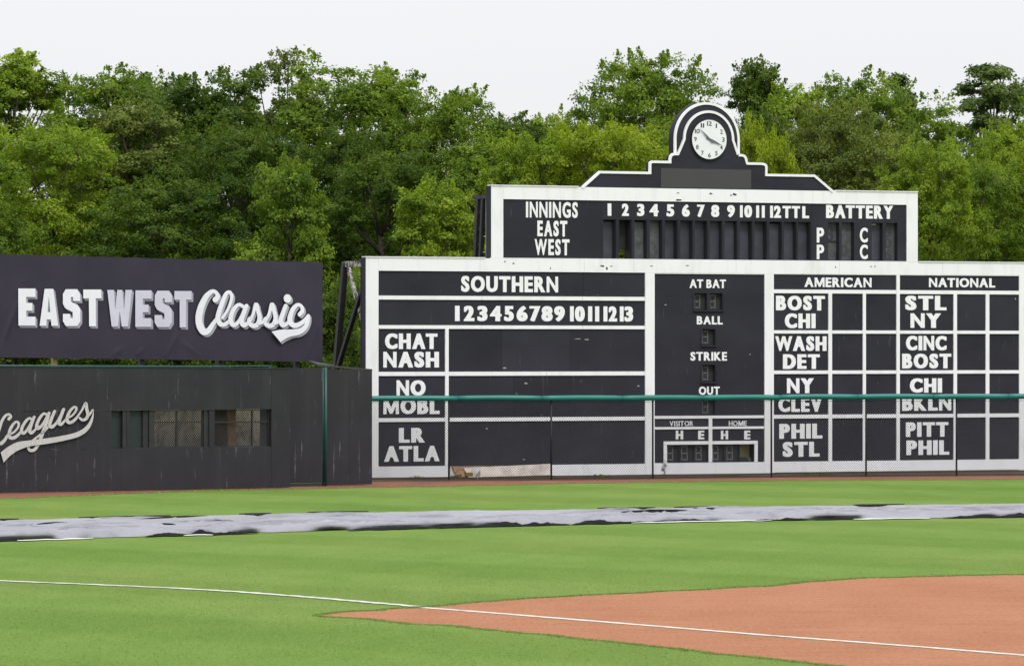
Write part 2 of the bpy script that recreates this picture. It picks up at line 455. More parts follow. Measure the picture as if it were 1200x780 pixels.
class Plane:
    """vertical plane through two ground points seen at photo columns px0, px1 at distances D0, D1.
    Gives its own local frame: x along, y away from the camera, z up."""
    def __init__(s, px0, D0, px1, D1):
        s.X0 = (px0 - 600) / F * D0; s.Y0 = D0
        X1 = (px1 - 600) / F * D1
        s.th = math.atan2(D1 - D0, X1 - s.X0)
        s.c, s.s = math.cos(s.th), math.sin(s.th)
    def uz(s, px, py):
        a = (px - 600) / F
        t_ = (s.Y0 * s.c - s.X0 * s.s) / (s.c - a * s.s)
        return ((a * t_ - s.X0) * s.c + (t_ - s.Y0) * s.s, H + (HZ - py) / F * t_)
    def u(s, px): return s.uz(px, 400)[0]
    def z(s, px, py): return s.uz(px, py)[1]
    def root(s, name): return empty(name, (s.X0, s.Y0, 0), s.th)

def gnd(px, py):
    D = F * H / (py - HZ)
    return ((px - 600) / F * D, D)

# text glyphs come from Blender's built-in typeface, emboldened
_tc = {}
def glyphs(body, bold):
    if body == 'M':
        t_ = .13 + bold * 1.6; w_ = .86
        return ([(0, 0), (t_, 0), (t_ + .01, .40), (w_ / 2 - .06, .02), (w_ / 2 + .06, .02), (w_ - t_ - .01, .40), (w_ - t_, 0), (w_, 0), (w_ - .02, .7), (w_ - t_ - .05, .7), (w_ / 2, .25), (t_ + .05, .7), (.02, .7)], [tuple(range(13))])
    key = (body, bold)
    if key in _tc: return _tc[key]
    cu = bpy.data.curves.new('t', 'FONT')
    cu.body = body; cu.offset = bold; cu.space_character = 1.0 + bold * 4.2
    cu.resolution_u = 4
    o = bpy.data.objects.new('t', cu); COL.objects.link(o)
    dg = bpy.context.evaluated_depsgraph_get()
    me = bpy.data.meshes.new_from_object(o.evaluated_get(dg))
    vs = [(v.co.x, v.co.y) for v in me.vertices]
    fs = [tuple(p.vertices) for p in me.polygons]
    bpy.data.objects.remove(o); bpy.data.curves.remove(cu); bpy.data.meshes.remove(me)
    _tc[key] = (vs, fs)
    return vs, fs

KERN = {'AT': -.07, 'TA': -.07, 'LA': -.01, 'TL': -.0, 'LT': -.06, 'AV': -.06, 'EV': -.02, 'PH': 0, 'LL': 0, 'RY': -.04, 'TT': -.01, 'WA': -.05, 'AS': -.02, 'OB': -.01, 'LA': -.02, 'NY': -.02, 'TE': 0}
SHARP = set('MNWVAKY147')
def text(body, x0, x1, z0, z1, y, mat, parent, bold=0.035, name='lettering', thick=0.012, heavy=0.0, sp=0.0):
    """cut-out lettering fitted to x0..x1, z0..z1; strokes are widened by a small outline offset plus side-shifted copies"""
    off_ = min(bold, .034)
    if mat is M['letter']: heavy = max(heavy, (bold - .006) * 1.05)
    V = []; Fc = []; pen = 0.0; prev = ''
    gap = .075 + .2 * off_ + sp
    for ch_ in body:
        if ch_ == ' ': pen += .34; prev = ''; continue
        o_ = min(off_, .012) if ch_ in SHARP else off_
        hv = (heavy + (off_ - o_) * .9) * (.6 if ch_ in 'NW' else .25 if ch_ == 'M' else 1)
        vs, fs = glyphs(ch_, round(o_, 4))
        ax = min(v[0] for v in vs); bx = max(v[0] for v in vs)
        ay = min(v[1] for v in vs); by = max(v[1] for v in vs)
        lo, hi = (ay, by)
        if prev: pen += gap + KERN.get(prev + ch_, 0)
        pen += hv
        nv_ = [((v[0] - ax) + pen, (v[1] - lo) / (hi - lo)) for v in vs]
        shifts = [0.0] + ([-hv, -hv * .5, hv * .5, hv] if hv > .002 else [])
        for k, sh_ in enumerate(shifts):
            b_ = len(V)
            V += [(q[0] + sh_, .0010 * k, q[1]) for q in nv_]
            Fc += [tuple(t_ + b_ for t_ in f) for f in fs]
        pen += (bx - ax) + hv; prev = ch_
    mx = max(v[0] for v in V); mn = min(v[0] for v in V)
    mb = MB()
    mb.add([(x0 + (v[0] - mn) / (mx - mn) * (x1 - x0), y + v[1], z0 + v[2] * (z1 - z0)) for v in V], Fc)
    cnt = set()
    for f in Fc:
        for i in range(len(f)): cnt.add((f[i], f[(i + 1) % len(f)]))
    n = len(mb.v)
    mb.v += [(a, b_ + thick, c_) for a, b_, c_ in mb.v]
    for (a, b_) in cnt:
        if (b_, a) not in cnt: mb.f.append((a, a + n, b_ + n, b_))
    o = mb.build(name, mat, parent)
    o['label'] = ('white lettering ' if mat is not M['dial_ink'] else 'dark numeral ') + body
    return o

def catmull(pts, n=8):
    out_ = []
    P = [pts[0]] + list(pts) + [pts[-1]]
    for i in range(1, len(P) - 2):
        p0, p1, p2, p3 = P[i - 1], P[i], P[i + 1], P[i + 2]
        for k in range(n):
            t_ = k / n
            out_.append(tuple(0.5 * ((2 * p1[j]) + (-p0[j] + p2[j]) * t_ + (2 * p0[j] - 5 * p1[j] + 4 * p2[j] - p3[j]) * t_ ** 2 + (-p0[j] + 3 * p1[j] - 3 * p2[j] + p3[j]) * t_ ** 3) for j in range(len(p1))))
    out_.append(tuple(pts[-1]))
    return out_

# ================================================================== GROUND
def sheet(name, poly, z, mat):
    mb = MB(); mb.add([(x, y, z) for x, y in poly], [tuple(range(len(poly)))])
    o = mb.build(name, mat); tag(o, kind='structure'); return o

BP = Plane(428.2, 158.1, 1200, 158.1 * 1.065)      # scoreboard face
WP = Plane(0, 141.9, 338, 147.7)                   # long outfield wall
GP = Plane(338, 149.0, 378, 149.6)                 # gate panel
RP = Plane(384, 149.9, 436, 150.9)                 # end panel
NP_ = Plane(0, 149.0, 378, 154.6)                  # banner

# wide ground sheet: turf in the park, running on to the horizon
sheet('ground', [(-1500, -60), (1500, -60), (1500, 3000), (-1500, 3000)], 0.0, M['turf'])
def edge_noise(x, s, a):
    return a * mnoise.noise(Vector((x * s, 3.1, 0.7)))
# warning track
ga = [(-200, 586.5), (0, 584.2), (240, 574.6), (436, 571.2), (600, 568), (740, 565.2), (920, 563.2), (1200, 561.2), (1400, 560.0)]
near = []
for i in range(len(ga) - 1):
    for k in range(24):
        f_ = k / 24; px = ga[i][0] * (1 - f_) + ga[i + 1][0] * f_; py = ga[i][1] * (1 - f_) + ga[i + 1][1] * f_
        x, y = gnd(px, py); near.append((x, y + edge_noise(x, 1.3, 0.5)))
far = [gnd(1400, 555), gnd(1200, 557), gnd(900, 559.5), gnd(640, 563), gnd(437, 564.5), gnd(437, 566), (-4.2, 152), (-7, 149.6), (-14, 143.5), (-22, 136.5)]
sheet('warning_track', near + far, 0.006, M['track'])
# earth strip behind the fence and under the trees
sheet('earth_strip', [gnd(437, 564.3), gnd(640, 562.8), gnd(900, 559.3), gnd(1200, 556.8), gnd(1400, 555), (60, 180), (60, 330), (-60, 330), (-60, 160), (-25, 140), (-16.5, 144.5), (-5, 155)], 0.003, M['earth'])

# infield dirt
top_ = [(372, 720.6), (400, 717.6), (440, 715), (484, 712), (540, 707.5), (600, 702.5), (700, 697), (800, 692), (900, 686.5), (950, 681.5), (1000, 677.8), (1100, 675), (1200, 672.8), (1400, 668)]
bot_ = [(1400, 812), (1200, 797), (1000, 781.5), (900, 772), (800, 761), (700, 750.5), (600, 740), (540, 734.5), (484, 730.5), (430, 725), (372, 721.2)]
def dense(pl, amp, sc_):
    o_ = []
    for i in range(len(pl) - 1):
        for k in range(14):
            f_ = k / 14
            x, y = gnd(pl[i][0] * (1 - f_) + pl[i + 1][0] * f_, pl[i][1] * (1 - f_) + pl[i + 1][1] * f_)
            o_.append((x + edge_noise(y + 50, sc_ * 2, amp * 0.25), y + edge_noise(x, sc_, amp)))
    o_.append(gnd(*pl[-1]))
    return o_
DT = dense(top_, 0.25, 2.2); DB = dense(bot_, 0.35, 1.7)
sheet('infield_dirt', DB + DT[1:], 0.004, M['dirt'])

# chalk line: grass stretch and dirt stretch
def line_strip(name, pts, wdt, z, amp=0.02):
    P = [gnd(*p) for p in pts]
    P = catmull(P, 40)
    vs = []; fs = []
    for i, p in enumerate(P):
        a = Vector(P[max(0, i - 1)]); c = Vector(P[min(len(P) - 1, i + 1)])
        d = (c - a).normalized(); n = Vector((-d.y, d.x))
        w1 = wdt / 2 + amp * mnoise.noise(Vector((p[0] * 4, p[1] * 4, 0))); w2 = wdt / 2 + amp * mnoise.noise(Vector((p[0] * 4, p[1] * 4, 9)))
        q = Vector(p)
        vs += [(*(q + n * w1), z), (*(q - n * w2), z)]
        if i: fs.append((2 * i - 2, 2 * i - 1, 2 * i + 1, 2 * i))
    mb = MB(); mb.add(vs, fs); o = mb.build(name, M['chalk']); tag(o, kind='structure'); return o
line_strip('foul_line', [(-250, 668), (-100, 674.5), (0, 680.3), (120, 685.3), (240, 691), (360, 699.5), (487, 710.4)], 0.21, 0.010, 0.07)
line_strip('foul_line', [(488, 711.3), (600, 720), (750, 732.2), (900, 744.4), (1050, 755.8), (1200, 767.8), (1350, 780)], 0.18, 0.010, 0.03)

# ragged blades along the turf edges
def blades(name, pts, per, hgt, spread, label):
    P = np.array(pts)
    seg = np.linalg.norm(np.diff(P, axis=0), axis=1)
    n = int(seg.sum() * per)
    idx = rng.choice(len(seg), n, p=seg / seg.sum()); t_ = rng.random(n)[:, None]
    base = P[idx] * (1 - t_) + P[idx + 1] * t_ + rng.normal(0, 1, (n, 2)) * spread
    h_ = hgt * rng.uniform(0.5, 1.2, n); a = rng.uniform(0, math.pi, n); w_ = rng.uniform(0.006, 0.014, n)
    dx = np.cos(a) * w_; dy = np.sin(a) * w_; lean = rng.normal(0, 0.35, (n, 2)) * h_[:, None]
    V = np.zeros((n, 3, 3))
    V[:, 0, 0] = base[:, 0] - dx; V[:, 0, 1] = base[:, 1] - dy
    V[:, 1, 0] = base[:, 0] + dx; V[:, 1, 1] = base[:, 1] + dy
    V[:, 2, :2] = base + lean; V[:, 2, 2] = h_
    o = np_mesh(name, V.reshape(-1, 3), np.arange(n * 3).reshape(-1, 3), M['blades'])
    tag(o, label, 'grass', kind='stuff'); return o
blades('edge_grass', DT[:-10], 900, 0.026, 0.035, 'ragged turf blades along the far rim of the infield clay')
blades('near_edge_grass', DB[10:], 600, 0.016, 0.05, 'ragged turf blades along the near rim of the infield clay')
nb = 300000
pxb = rng.uniform(-40, 1240, nb); 
# rows picked so that the blades lie evenly over the ground
Db = np.sqrt(rng.uniform(61.0 ** 2, 104.0 ** 2, nb)); pyb = HZ + F * H / Db
tb = np.interp(pxb, [p[0] for p in top_], [p[1] for p in top_], left=9999); bb = np.interp(pxb, [p[0] for p in bot_[::-1]], [p[1] for p in bot_[::-1]], left=-9999)
xb = (pxb - 600) / F * Db
lp = np.interp(pxb, [0, 120, 240, 360, 487], [680.3, 685.3, 691, 699.5, 710.4])
keep = (rng.random(nb) < np.clip((104 - Db) / 26, 0, 1) * .45) & ~((pyb > tb - .5) & (pyb < bb + .5)) & ~((np.abs(pyb - lp) < 1.0) & (pxb < 490))
xb, Db = xb[keep], Db[keep]; nb = len(xb)
hb = rng.uniform(.004, .013, nb); ab = rng.uniform(0, math.pi, nb); wb = rng.uniform(.003, .007, nb); lb = rng.normal(0, .8, (nb, 2)) * hb[:, None]
Vt = np.zeros((nb, 3, 3))
Vt[:, 0, 0] = xb - np.cos(ab) * wb; Vt[:, 0, 1] = Db - np.sin(ab) * wb
Vt[:, 1, 0] = xb + np.cos(ab) * wb; Vt[:, 1, 1] = Db + np.sin(ab) * wb
Vt[:, 2, 0] = xb + lb[:, 0]; Vt[:, 2, 1] = Db + lb[:, 1]; Vt[:, 2, 2] = hb
o = np_mesh('turf_blades', Vt.reshape(-1, 3), np.arange(nb * 3).reshape(-1, 3), M['blades'])
tag(o, 'short mown blades standing over the near outfield turf', 'grass', kind='stuff')
blades('track_edge_grass', near, 90, 0.035, 0.10, 'ragged turf blades where the outfield meets the red track')

# scattered clods and pebbles on the infield clay
n = 160
pe = []
while len(pe) < n:
    px, py = random.uniform(480, 1230), random.uniform(680, 785)
    ty = np.interp(px, [p[0] for p in top_], [p[1] for p in top_]); by_ = np.interp(px, [p[0] for p in bot_[::-1]], [p[1] for p in bot_[::-1]])
    if ty + 3 < py < by_ - 3: pe.append(gnd(px, py))
mb = MB()
for x, y in pe:
    r = random.uniform(0.006, 0.014)
    mb.add([(x - r, y, 0.004), (x, y - r, 0.004), (x + r, y, 0.004), (x, y + r, 0.004), (x, y, 0.004 + r)], [(0, 1, 4), (1, 2, 4), (2, 3, 4), (3, 0, 4)])
o = mb.build('clay_clods', M['dirt']); tag(o, 'small dark clods scattered over the infield clay', 'clods', kind='stuff')

# ================================================================== TARP lying across the outfield
def build_tarp():
    root = empty('infield_tarp', (0, 113, 0))
    tag(root, 'long silver grey tarp with black underside folded out across the outfield grass', 'tarp')
    pxs = np.linspace(-260, 1460, 430)
    yn = np.interp(pxs, [-260, 0, 150, 300, 450, 600, 800, 1000, 1200, 1460], [643, 633.5, 629, 624.5, 620, 616, 611, 608, 605.5, 602])
    yf = np.interp(pxs, [-260, 0, 200, 400, 600, 800, 1000, 1200, 1460], [617, 609, 604.5, 600, 597.5, 594.5, 592, 589.5, 587])
    ts = np.array([0, .03, .07, .12, .2, .3, .4, .5, .6, .7, .8, .88, .94, .98, 1.0])
    prof = np.array([.0, .08, .13, .14, .12, .10, .09, .10, .11, .10, .12, .15, .16, .12, 0.0])
    V = []
    ym = np.array([113.0])
    for i, px in enumerate(pxs):
        a = (px - 600) / F
        Dn = F * H / (yn[i] - HZ); Df = F * (H - .15) / (yf[i] - HZ)
        for j, tt in enumerate(ts):
            D = Dn + (Df - Dn) * tt
            x = a * D
            nz = mnoise.noise(Vector((x * 0.55, D * 0.35, 1.3))) * 0.6 + mnoise.noise(Vector((x * 1.7, D * 0.9, 4.3))) * 0.35 + mnoise.noise(Vector((x * 5, D * 2.1, 7))) * 0.14
            ridge = abs(mnoise.noise(Vector((x * 0.8 + D * 0.5, D * 0.6 - x * 0.3, 11)))) 
            if j == 0 or j == len(ts) - 1:
                D += 0.9 * mnoise.noise(Vector((x * 0.45, j, 2.2))) + 0.35 * mnoise.noise(Vector((x * 1.9, j, 5.2)))
                z = 0.012
            else:
                rk = 1.0 if 1 < j < 10 else .15
                z = max(0.03, prof[j] * (1 + 0.22 * nz * (1 if j < 11 else .4)) + 0.012 * nz + rk * 0.045 * max(0, 0.10 - ridge) * 10 + rk * 0.03 * max(0, .08 - abs(mnoise.noise(Vector((x * 2.2 - D * .8, D * 1.1 + x * .6, 21))))) * 12)
            V.append((x, D - 113, z))
    m_ = len(ts)
    Q = [(i * m_ + j, (i + 1) * m_ + j, (i + 1) * m_ + j + 1, i * m_ + j + 1) for i in range(len(pxs) - 1) for j in range(m_ - 1)]
    np_mesh('cover_sheet', np.array(V), np.array(Q), M['tarp'], root, smooth=True)
    # black underside turned out along the rims, white hem rope here and there
    def flap(x0, x1, edge, dpt, hgt, mat, nm, off=0.0):
        vs = []; fs = []
        k = max(6, int((x1 - x0) / 2))
        for i in range(k + 1):
            s_ = i / k; px = x0 + (x1 - x0) * s_
            yb = np.interp(px, pxs, yn if edge == 'n' else yf)
            env = min(1, 6 * s_) * min(1, 3.5 * (1 - s_))
            jit = max(.06, 0.30 + 1.0 * mnoise.noise(Vector((px * 0.028, x0, 3))) + 0.45 * mnoise.noise(Vector((px * 0.10, x0, 8))) + .2 * mnoise.noise(Vector((px * 0.3, x0, 2))))
            D = F * H / (yb - HZ) if edge == 'n' else F * (H - .15) / (yb - HZ)
            if edge == 'n':
                D0 = D - 0.5 - off - 0.35 * mnoise.noise(Vector((px * .05, 1, 1))); z0 = 0.02; z1 = 0.03 + hgt * env * jit * .62
                D1 = D0 + dpt * env
            else:
                D0 = D - dpt * env * jit - 0.3; z0 = 0.165; D1 = D + 0.1; z1 = 0.175 + hgt * env * 0.5
            a = (px - 600) / F
            vs += [(a * D0, D0 - 113, z0), (a * D1, D1 - 113, z1), (a * (D1 + 0.25), D1 - 113 + 0.25, z1 - 0.02)]
            if i:
                b_ = 3 * i
                fs += [(b_ - 3, b_, b_ + 1, b_ - 2), (b_ - 2, b_ + 1, b_ + 2, b_ - 1)]
        q = MB(); q.add(vs, fs); q.build(nm, mat, root)
    for x0, x1, h_ in ((-60, 45, .08), (170, 232, .09), (218, 302, .13), (408, 520, .12), (500, 640, .16), (608, 668, .16), (670, 765, .16), (760, 838, .10), (885, 955, .13), (950, 1010, .07), (1105, 1290, .14)):
        flap(x0, x1, 'n', .45, h_, M['tarp_black'], 'underside_fold')
    for x0, x1 in ((-40, 22), (92, 175), (112, 200), (280, 318), (360, 432), (700, 768), (790, 850), (1000, 1060)):
        flap(x0, x1, 'f', 1.0, .008, M['tarp_black'], 'underside_fold')
    for x0, x1 in ((20, 110), (215, 250), (740, 905), (1000, 1090)):
        flap(x0, x1, 'n', .12, .012, M['tarp_white'], 'hem', 0.12)
    # stiff folds standing up out of the sheet
    rf = random.Random(5)
    for k in range(95):
        pc = rf.uniform(-60, 1260); ln = rf.uniform(18, 110); tt = rf.uniform(.10, .93); sl = rf.uniform(-.10, .10)
        vs = []; fs = []; n_ = 14; h0 = rf.uniform(.015, .045)
        for i in range(n_ + 1):
            s_ = i / n_; px = pc + ln * (s_ - .5)
            yb0 = np.interp(px, pxs, yn); yb1 = np.interp(px, pxs, yf)
            t2 = min(.96, max(.06, tt + sl * (s_ - .5) + .02 * mnoise.noise(Vector((px * .07, k, 2)))))
            D = F * H / (yb0 - HZ) * (1 - t2) + F * (H - .15) / (yb1 - HZ) * t2
            a = (px - 600) / F; hh_ = h0 * math.sin(math.pi * s_) * (1 + .6 * mnoise.noise(Vector((px * .12, k, 5))))
            zb = float(np.interp(t2, ts, prof)) - .02
            vs += [(a * D, D - 113, zb), (a * (D + .02), D + .03 - 113, zb + .03 + hh_), (a * (D + .5), D + .45 - 113, zb)]
            if i:
                b_ = 3 * i; fs += [(b_ - 3, b_, b_ + 1, b_ - 2), (b_ - 2, b_ + 1, b_ + 2, b_ - 1)]
        q = MB(); q.add(vs, fs); q.build('fold', M['tarp'] if k % 14 else M['tarp_black'], root, True)
build_tarp()

# ================================================================== SCOREBOARD
sb = BP.root('scoreboard')
tag(sb, 'big white framed black manual scoreboard with arched clock top behind the outfield fence', 'scoreboard')
def panel(x0, x1, ya, yb, mat='black', name='panel', front=0.0, back=0.06, at=None, zz=None, label=None):
    """board piece given by photo columns x0..x1 and rows ya (upper) .. yb (lower) read at column `at`"""
    at = x0 if at is None else at
    z1, z0 = (BP.z(at, ya), BP.z(at, yb)) if zz is None else zz
    o = MB().box(BP.u(x0), BP.u(x1), front, back, z0, z1).build(name, M[mat], sb)
    if label: o['label'] = label
    return o
def zr(y, at): return BP.z(at, y)
W_, D_ = -0.035, 0.06        # white trim stands proud of the black sheets
Lx = 443.0
# rows of the left and centre sections: heights from column 443; of the right section from column 907
rowsL = [(317.1, 346.2), (350.8, 380.8), (385.0, 435.5), (440.3, 489.7), (494.2, 546.3)]
zL = [(zr(b_, Lx), zr(a, Lx)) for a, b_ in rowsL]
rowsR = [(321.3, 339.0), (343.4, 386.8), (390.6, 434.0), (438.0, 485.8), (490.2, 540.6)]
zR = [(zr(b_, 907), zr(a, 907)) for a, b_ in rowsR]
zTop = zr(301.4, 428.2); zBot = zr(559.3, 440); 
uL = BP.u(428.2); uR = BP.u(1208.5)
zHead = zL[0][1]
zCt = zr(320.6, 767)
G = 0.003
# --- white outer frame and posts
def wbox(u0, u1, z0, z1, name='trim_strip', front=W_, back=D_, mat='white'):
    return MB().box(u0, u1, front, back, z0, z1).build(name, M[mat], sb)
uIn = BP.u(443.0); uRin = BP.u(1193.8)
wbox(uL, uIn, zBot, zTop, 'frame_post')
wbox(uRin, uR, zBot, zTop, 'frame_post')
# head rail in butt-jointed lengths, the middle one left for the upper board's foot rail
uU0, uU1 = BP.u(575.1), BP.u(1074.9)
cuts = [443.0, 562, 684, 742, 862, 983, 1104, 1193.8]
for a, b_ in zip(cuts[:-1], cuts[1:]):
    ua, ub = BP.u(a) + G, BP.u(b_) - G
    wbox(ua, ub, zHead, zTop, 'head_rail', front=W_ - random.uniform(0, .004))
# centre/right header tops sit slightly lower: filler strip
wbox(BP.u(766.6), BP.u(895.3), zCt, zHead - G, 'trim_strip', front=W_ + .004)
wbox(BP.u(906.3), BP.u(1193.8), zR[0][1], zHead - G, 'trim_strip', front=W_ + .004)
wbox(BP.u(755.4) + G, BP.u(766.6) - G, zBot, zHead - G, 'frame_post', front=W_ - .006)
wbox(BP.u(895.3) + G, BP.u(906.2) - G, zBot, zHead - G, 'frame_post', front=W_ - .006)
# foot rails (one length is missing behind the fence)
for a, b_ in ((443, 526.5), (646, 755.4)):
    wbox(BP.u(a) + G, BP.u(b_) - G, zBot, zL[4][0] - G, 'foot_rail')
zCb = zr(542.3, 770)
wbox(BP.u(766.6), BP.u(838) - .004, zr(555.5, 770), zCb, 'foot_rail')
wbox(BP.u(838) + .004, BP.u(895.3), zr(555.5, 770), zCb, 'foot_rail')
for a, b_ in ((906.2, 1014), (1014, 1121), (1121, 1193.8)):
    wbox(BP.u(a) + G, BP.u(b_) - G, zBot + .02, zR[4][0] - G, 'foot_rail')
# --- left section
for i, (z0, z1) in enumerate(zL):
    if i < 2:
        spans = [(443, 564), (564, 684), (684, 755.4)]
    else:
        spans = [(443, 521.2), (525.2, 588 + 14 * (i % 2)), (588 + 14 * (i % 2), 668), (668, 755.4)]
    for a, b_ in spans:
        MB().box(BP.u(a) + G, BP.u(b_) - G, 0.0, D_, z0, z1).build('panel', M['black'], sb)
    if i < 4:
        zt = z0; zb = zL[i + 1][1]
        if i < 2:
            for a, b_ in ((443, 564), (564, 682), (682, 755.4)):
                wbox(BP.u(a) + G, BP.u(b_) - .006, zb, zt, 'trim_strip')
        else:
            wbox(BP.u(443) + G, BP.u(521.2) - G, zb, zt, 'trim_strip')
            wbox(BP.u(525.2) + G, BP.u(640) - .006, zb, zt, 'trim_strip')
            wbox(BP.u(640) + G, BP.u(755.4) - G, zb, zt, 'trim_strip')
wbox(BP.u(521.2), BP.u(525.2), zL[4][0], zL[2][1], 'trim_strip', front=W_ - .004)
def ztxt(ya, yb, at): return zr(yb, at), zr(ya, at)
def word(body, x0, x1, ya, yb, bold=0.045, front=-0.014, mat='letter', at=None, y0=0.0, sp=0.0):
    at = (x0 + x1) / 2 if at is None else at
    z0, z1 = ztxt(ya, yb, at)
    return text(body, BP.u(x0), BP.u(x1), z0, z1, y0 + front, M[mat], sb, bold, sp=sp)
word('SOUTHERN', 540.2, 653.9, 323.6, 342.2, 0.034)
zn = ztxt(358.6, 376.4, 640)
def bar(x0, x1, z, y0=-0.014, parent=None):
    o = MB().box(BP.u(x0), BP.u(x1), y0, y0 + .012, z[0], z[1]).build('lettering', M['letter'], parent or sb)
    o['label'] = 'white numeral 1'
    return o
def num(body, x0, x1, z, bold=0.045):
    return text(body, BP.u(x0), BP.u(x1), z[0], z[1], -0.014, M['letter'], sb, bold)
def chars(z, items, bold=0.045):
    for body, a, b_ in items:
        if body == '1': bar(a, b_, z)
        else: num(body, a, b_, z, bold)
chars(zn, [('1', 533, 538.4), ('2', 543.3, 555.8), ('3', 559.2, 571.2), ('4', 574, 587.6), ('5', 590.6, 602), ('6', 605.2, 618.2), ('7', 620.3, 633.2),
           ('8', 634.3, 647.6), ('9', 649.2, 661.8), ('1', 667.8, 672.2), ('0', 673.5, 685.2), ('1', 689, 693.8), ('1', 697.2, 702), ('1', 707, 711.6), ('2', 713, 723),
           ('1', 726.2, 730.6), ('3', 731.6, 741.8)], 0.05)
for body, a, b_, ya, yb in (('CHAT', 451, 512.5, 390.6, 408.8), ('NASH', 449, 514.3, 412, 430.4), ('NO', 464.5, 498.7, 445.3, 463.4), ('MOBL', 449, 515, 466.6, 484.9),
                            ('LR', 467.3, 497.8, 501, 518.3), ('ATLA', 450, 515, 522.2, 540.4)):
    word(body, a, b_, ya, yb, 0.05)
# --- right section
cols = [(906.2, 970.3), (974.4, 1010.6), (1014.1, 1050.0), (1053.8, 1116.9), (1120.8, 1154.6), (1158.7, 1193.8)]
for i, (z0, z1) in enumerate(zR):
    cs = [(906.2, 1050.0), (1053.8, 1193.8)] if i == 0 else cols
    for a, b_ in cs:
        MB().box(BP.u(a) + G, BP.u(b_) - G, 0.0, D_, z0, z1).build('panel', M['black'], sb)
    if i < 4:
        for a, b_ in ((906.2, 1050.0), (1053.8, 1193.8)):
            wbox(BP.u(a) + G, BP.u(b_) - G, zR[i + 1][1], z0, 'trim_strip')
wbox(BP.u(1050.0), BP.u(1053.8), zR[4][0], zR[0][1], 'trim_strip', front=W_ - .004)
for k in (0, 1, 3, 4):
    wbox(BP.u(cols[k][1]), BP.u(cols[k + 1][0]), zR[4][0], zR[1][1], 'trim_strip', front=W_ - .004)
word('AMERICAN', 942.6, 1021.2, 325.2, 336.4, 0.030)
word('NATIONAL', 1088.5, 1166, 325.8, 336.6, 0.030)
for body, a, b_, ya, yb in (('BOST', 909.2, 966.6, 346.5, 363.6), ('CHI', 919.5, 955.6, 367.2, 384.4), ('WASH', 908.2, 968.4, 393.8, 411), ('DET', 917.3, 960.6, 414.9, 432),
                            ('NY', 922, 953.6, 443, 460.4), ('CLEV', 912, 963.2, 465, 482.3), ('PHIL', 913, 963.6, 496.2, 513.6), ('STL', 917, 960.2, 517.4, 534.8),
                            ('STL', 1060.6, 1109, 346.4, 363.4), ('NY', 1066.8, 1102.7, 367, 384), ('CINC', 1061.5, 1109.2, 393.4, 410.4), ('BOST', 1057, 1114.6, 414.2, 431.4),
                            ('CHI', 1066, 1103.8, 443, 459.8), ('BKLN', 1057, 1114.6, 463.4, 480.9), ('PITT', 1061.4, 1111.2, 494.4, 511.4), ('PHIL', 1062, 1112.2, 515.6, 532.6)):
    word(body, a, b_, ya, yb, 0.052)
# --- centre section with recessed digit windows
def grid_panel(x0, x1, z0, z1, holes, mat='black'):
    """sheet x0..x1, z0..z1 (board units) with rectangular holes, cut into strips"""
    xs = sorted({x0, x1, *[h[0] for h in holes], *[h[1] for h in holes]})
    zs = sorted({z0, z1, *[h[2] for h in holes], *[h[3] for h in holes]})
    mb = MB()
    # one joined sheet: only outer and hole walls, front and back
    idx = {}
    def vi(x, y, z):
        k = (round(x, 5), y, round(z, 5))
        if k not in idx: idx[k] = len(mb.v); mb.v.append(k)
        return idx[k]
    def solid(i, j):
        if i < 0 or j < 0 or i >= len(xs) - 1 or j >= len(zs) - 1: return False
        cx, cz = (xs[i] + xs[i + 1]) / 2, (zs[j] + zs[j + 1]) / 2
        return not any(h[0] < cx < h[1] and h[2] < cz < h[3] for h in holes)
    for i in range(len(xs) - 1):
        for j in range(len(zs) - 1):
            if not solid(i, j): continue
            a, b_, c_, d = xs[i], xs[i + 1], zs[j], zs[j + 1]
            mb.f.append((vi(a, 0.0, c_), vi(b_, 0.0, c_), vi(b_, 0.0, d), vi(a, 0.0, d)))
            mb.f.append((vi(a, D_, c_), vi(a, D_, d), vi(b_, D_, d), vi(b_, D_, c_)))
            if not solid(i - 1, j): mb.f.append((vi(a, 0.0, c_), vi(a, 0.0, d), vi(a, D_, d), vi(a, D_, c_)))
            if not solid(i + 1, j): mb.f.append((vi(b_, 0.0, c_), vi(b_, D_, c_), vi(b_, D_, d), vi(b_, 0.0, d)))
            if not solid(i, j - 1): mb.f.append((vi(a, 0.0, c_), vi(a, D_, c_), vi(b_, D_, c_), vi(b_, 0.0, c_)))
            if not solid(i, j + 1): mb.f.append((vi(a, 0.0, d), vi(b_, 0.0, d), vi(b_, D_, d), vi(a, D_, d)))
    return mb.build('panel', M[mat], sb)
def recess(h, depth, cardmat=None, name='slot_box', back_at=None, side=True):
    """open box behind a hole h=(x0,x1,z0,z1)"""
    x0, x1, z0, z1 = h
    mb = MB(); t_ = 0.012
    y0, y1 = D_ + .001, depth
    mb.box(x0 - t_, x0, y0, y1, z0 - t_, z1 + t_); mb.box(x1, x1 + t_, y0, y1, z0 - t_, z1 + t_)
    mb.box(x0, x1, y0, y1, z0 - t_, z0); mb.box(x0, x1, y0, y1, z1, z1 + t_)
    return mb.build(name, M['slot'], sb)
DIG = {'8': ['111', '101', '101', '111', '101', '101', '111'], '0': ['111', '101', '101', '101', '101', '101', '111']}
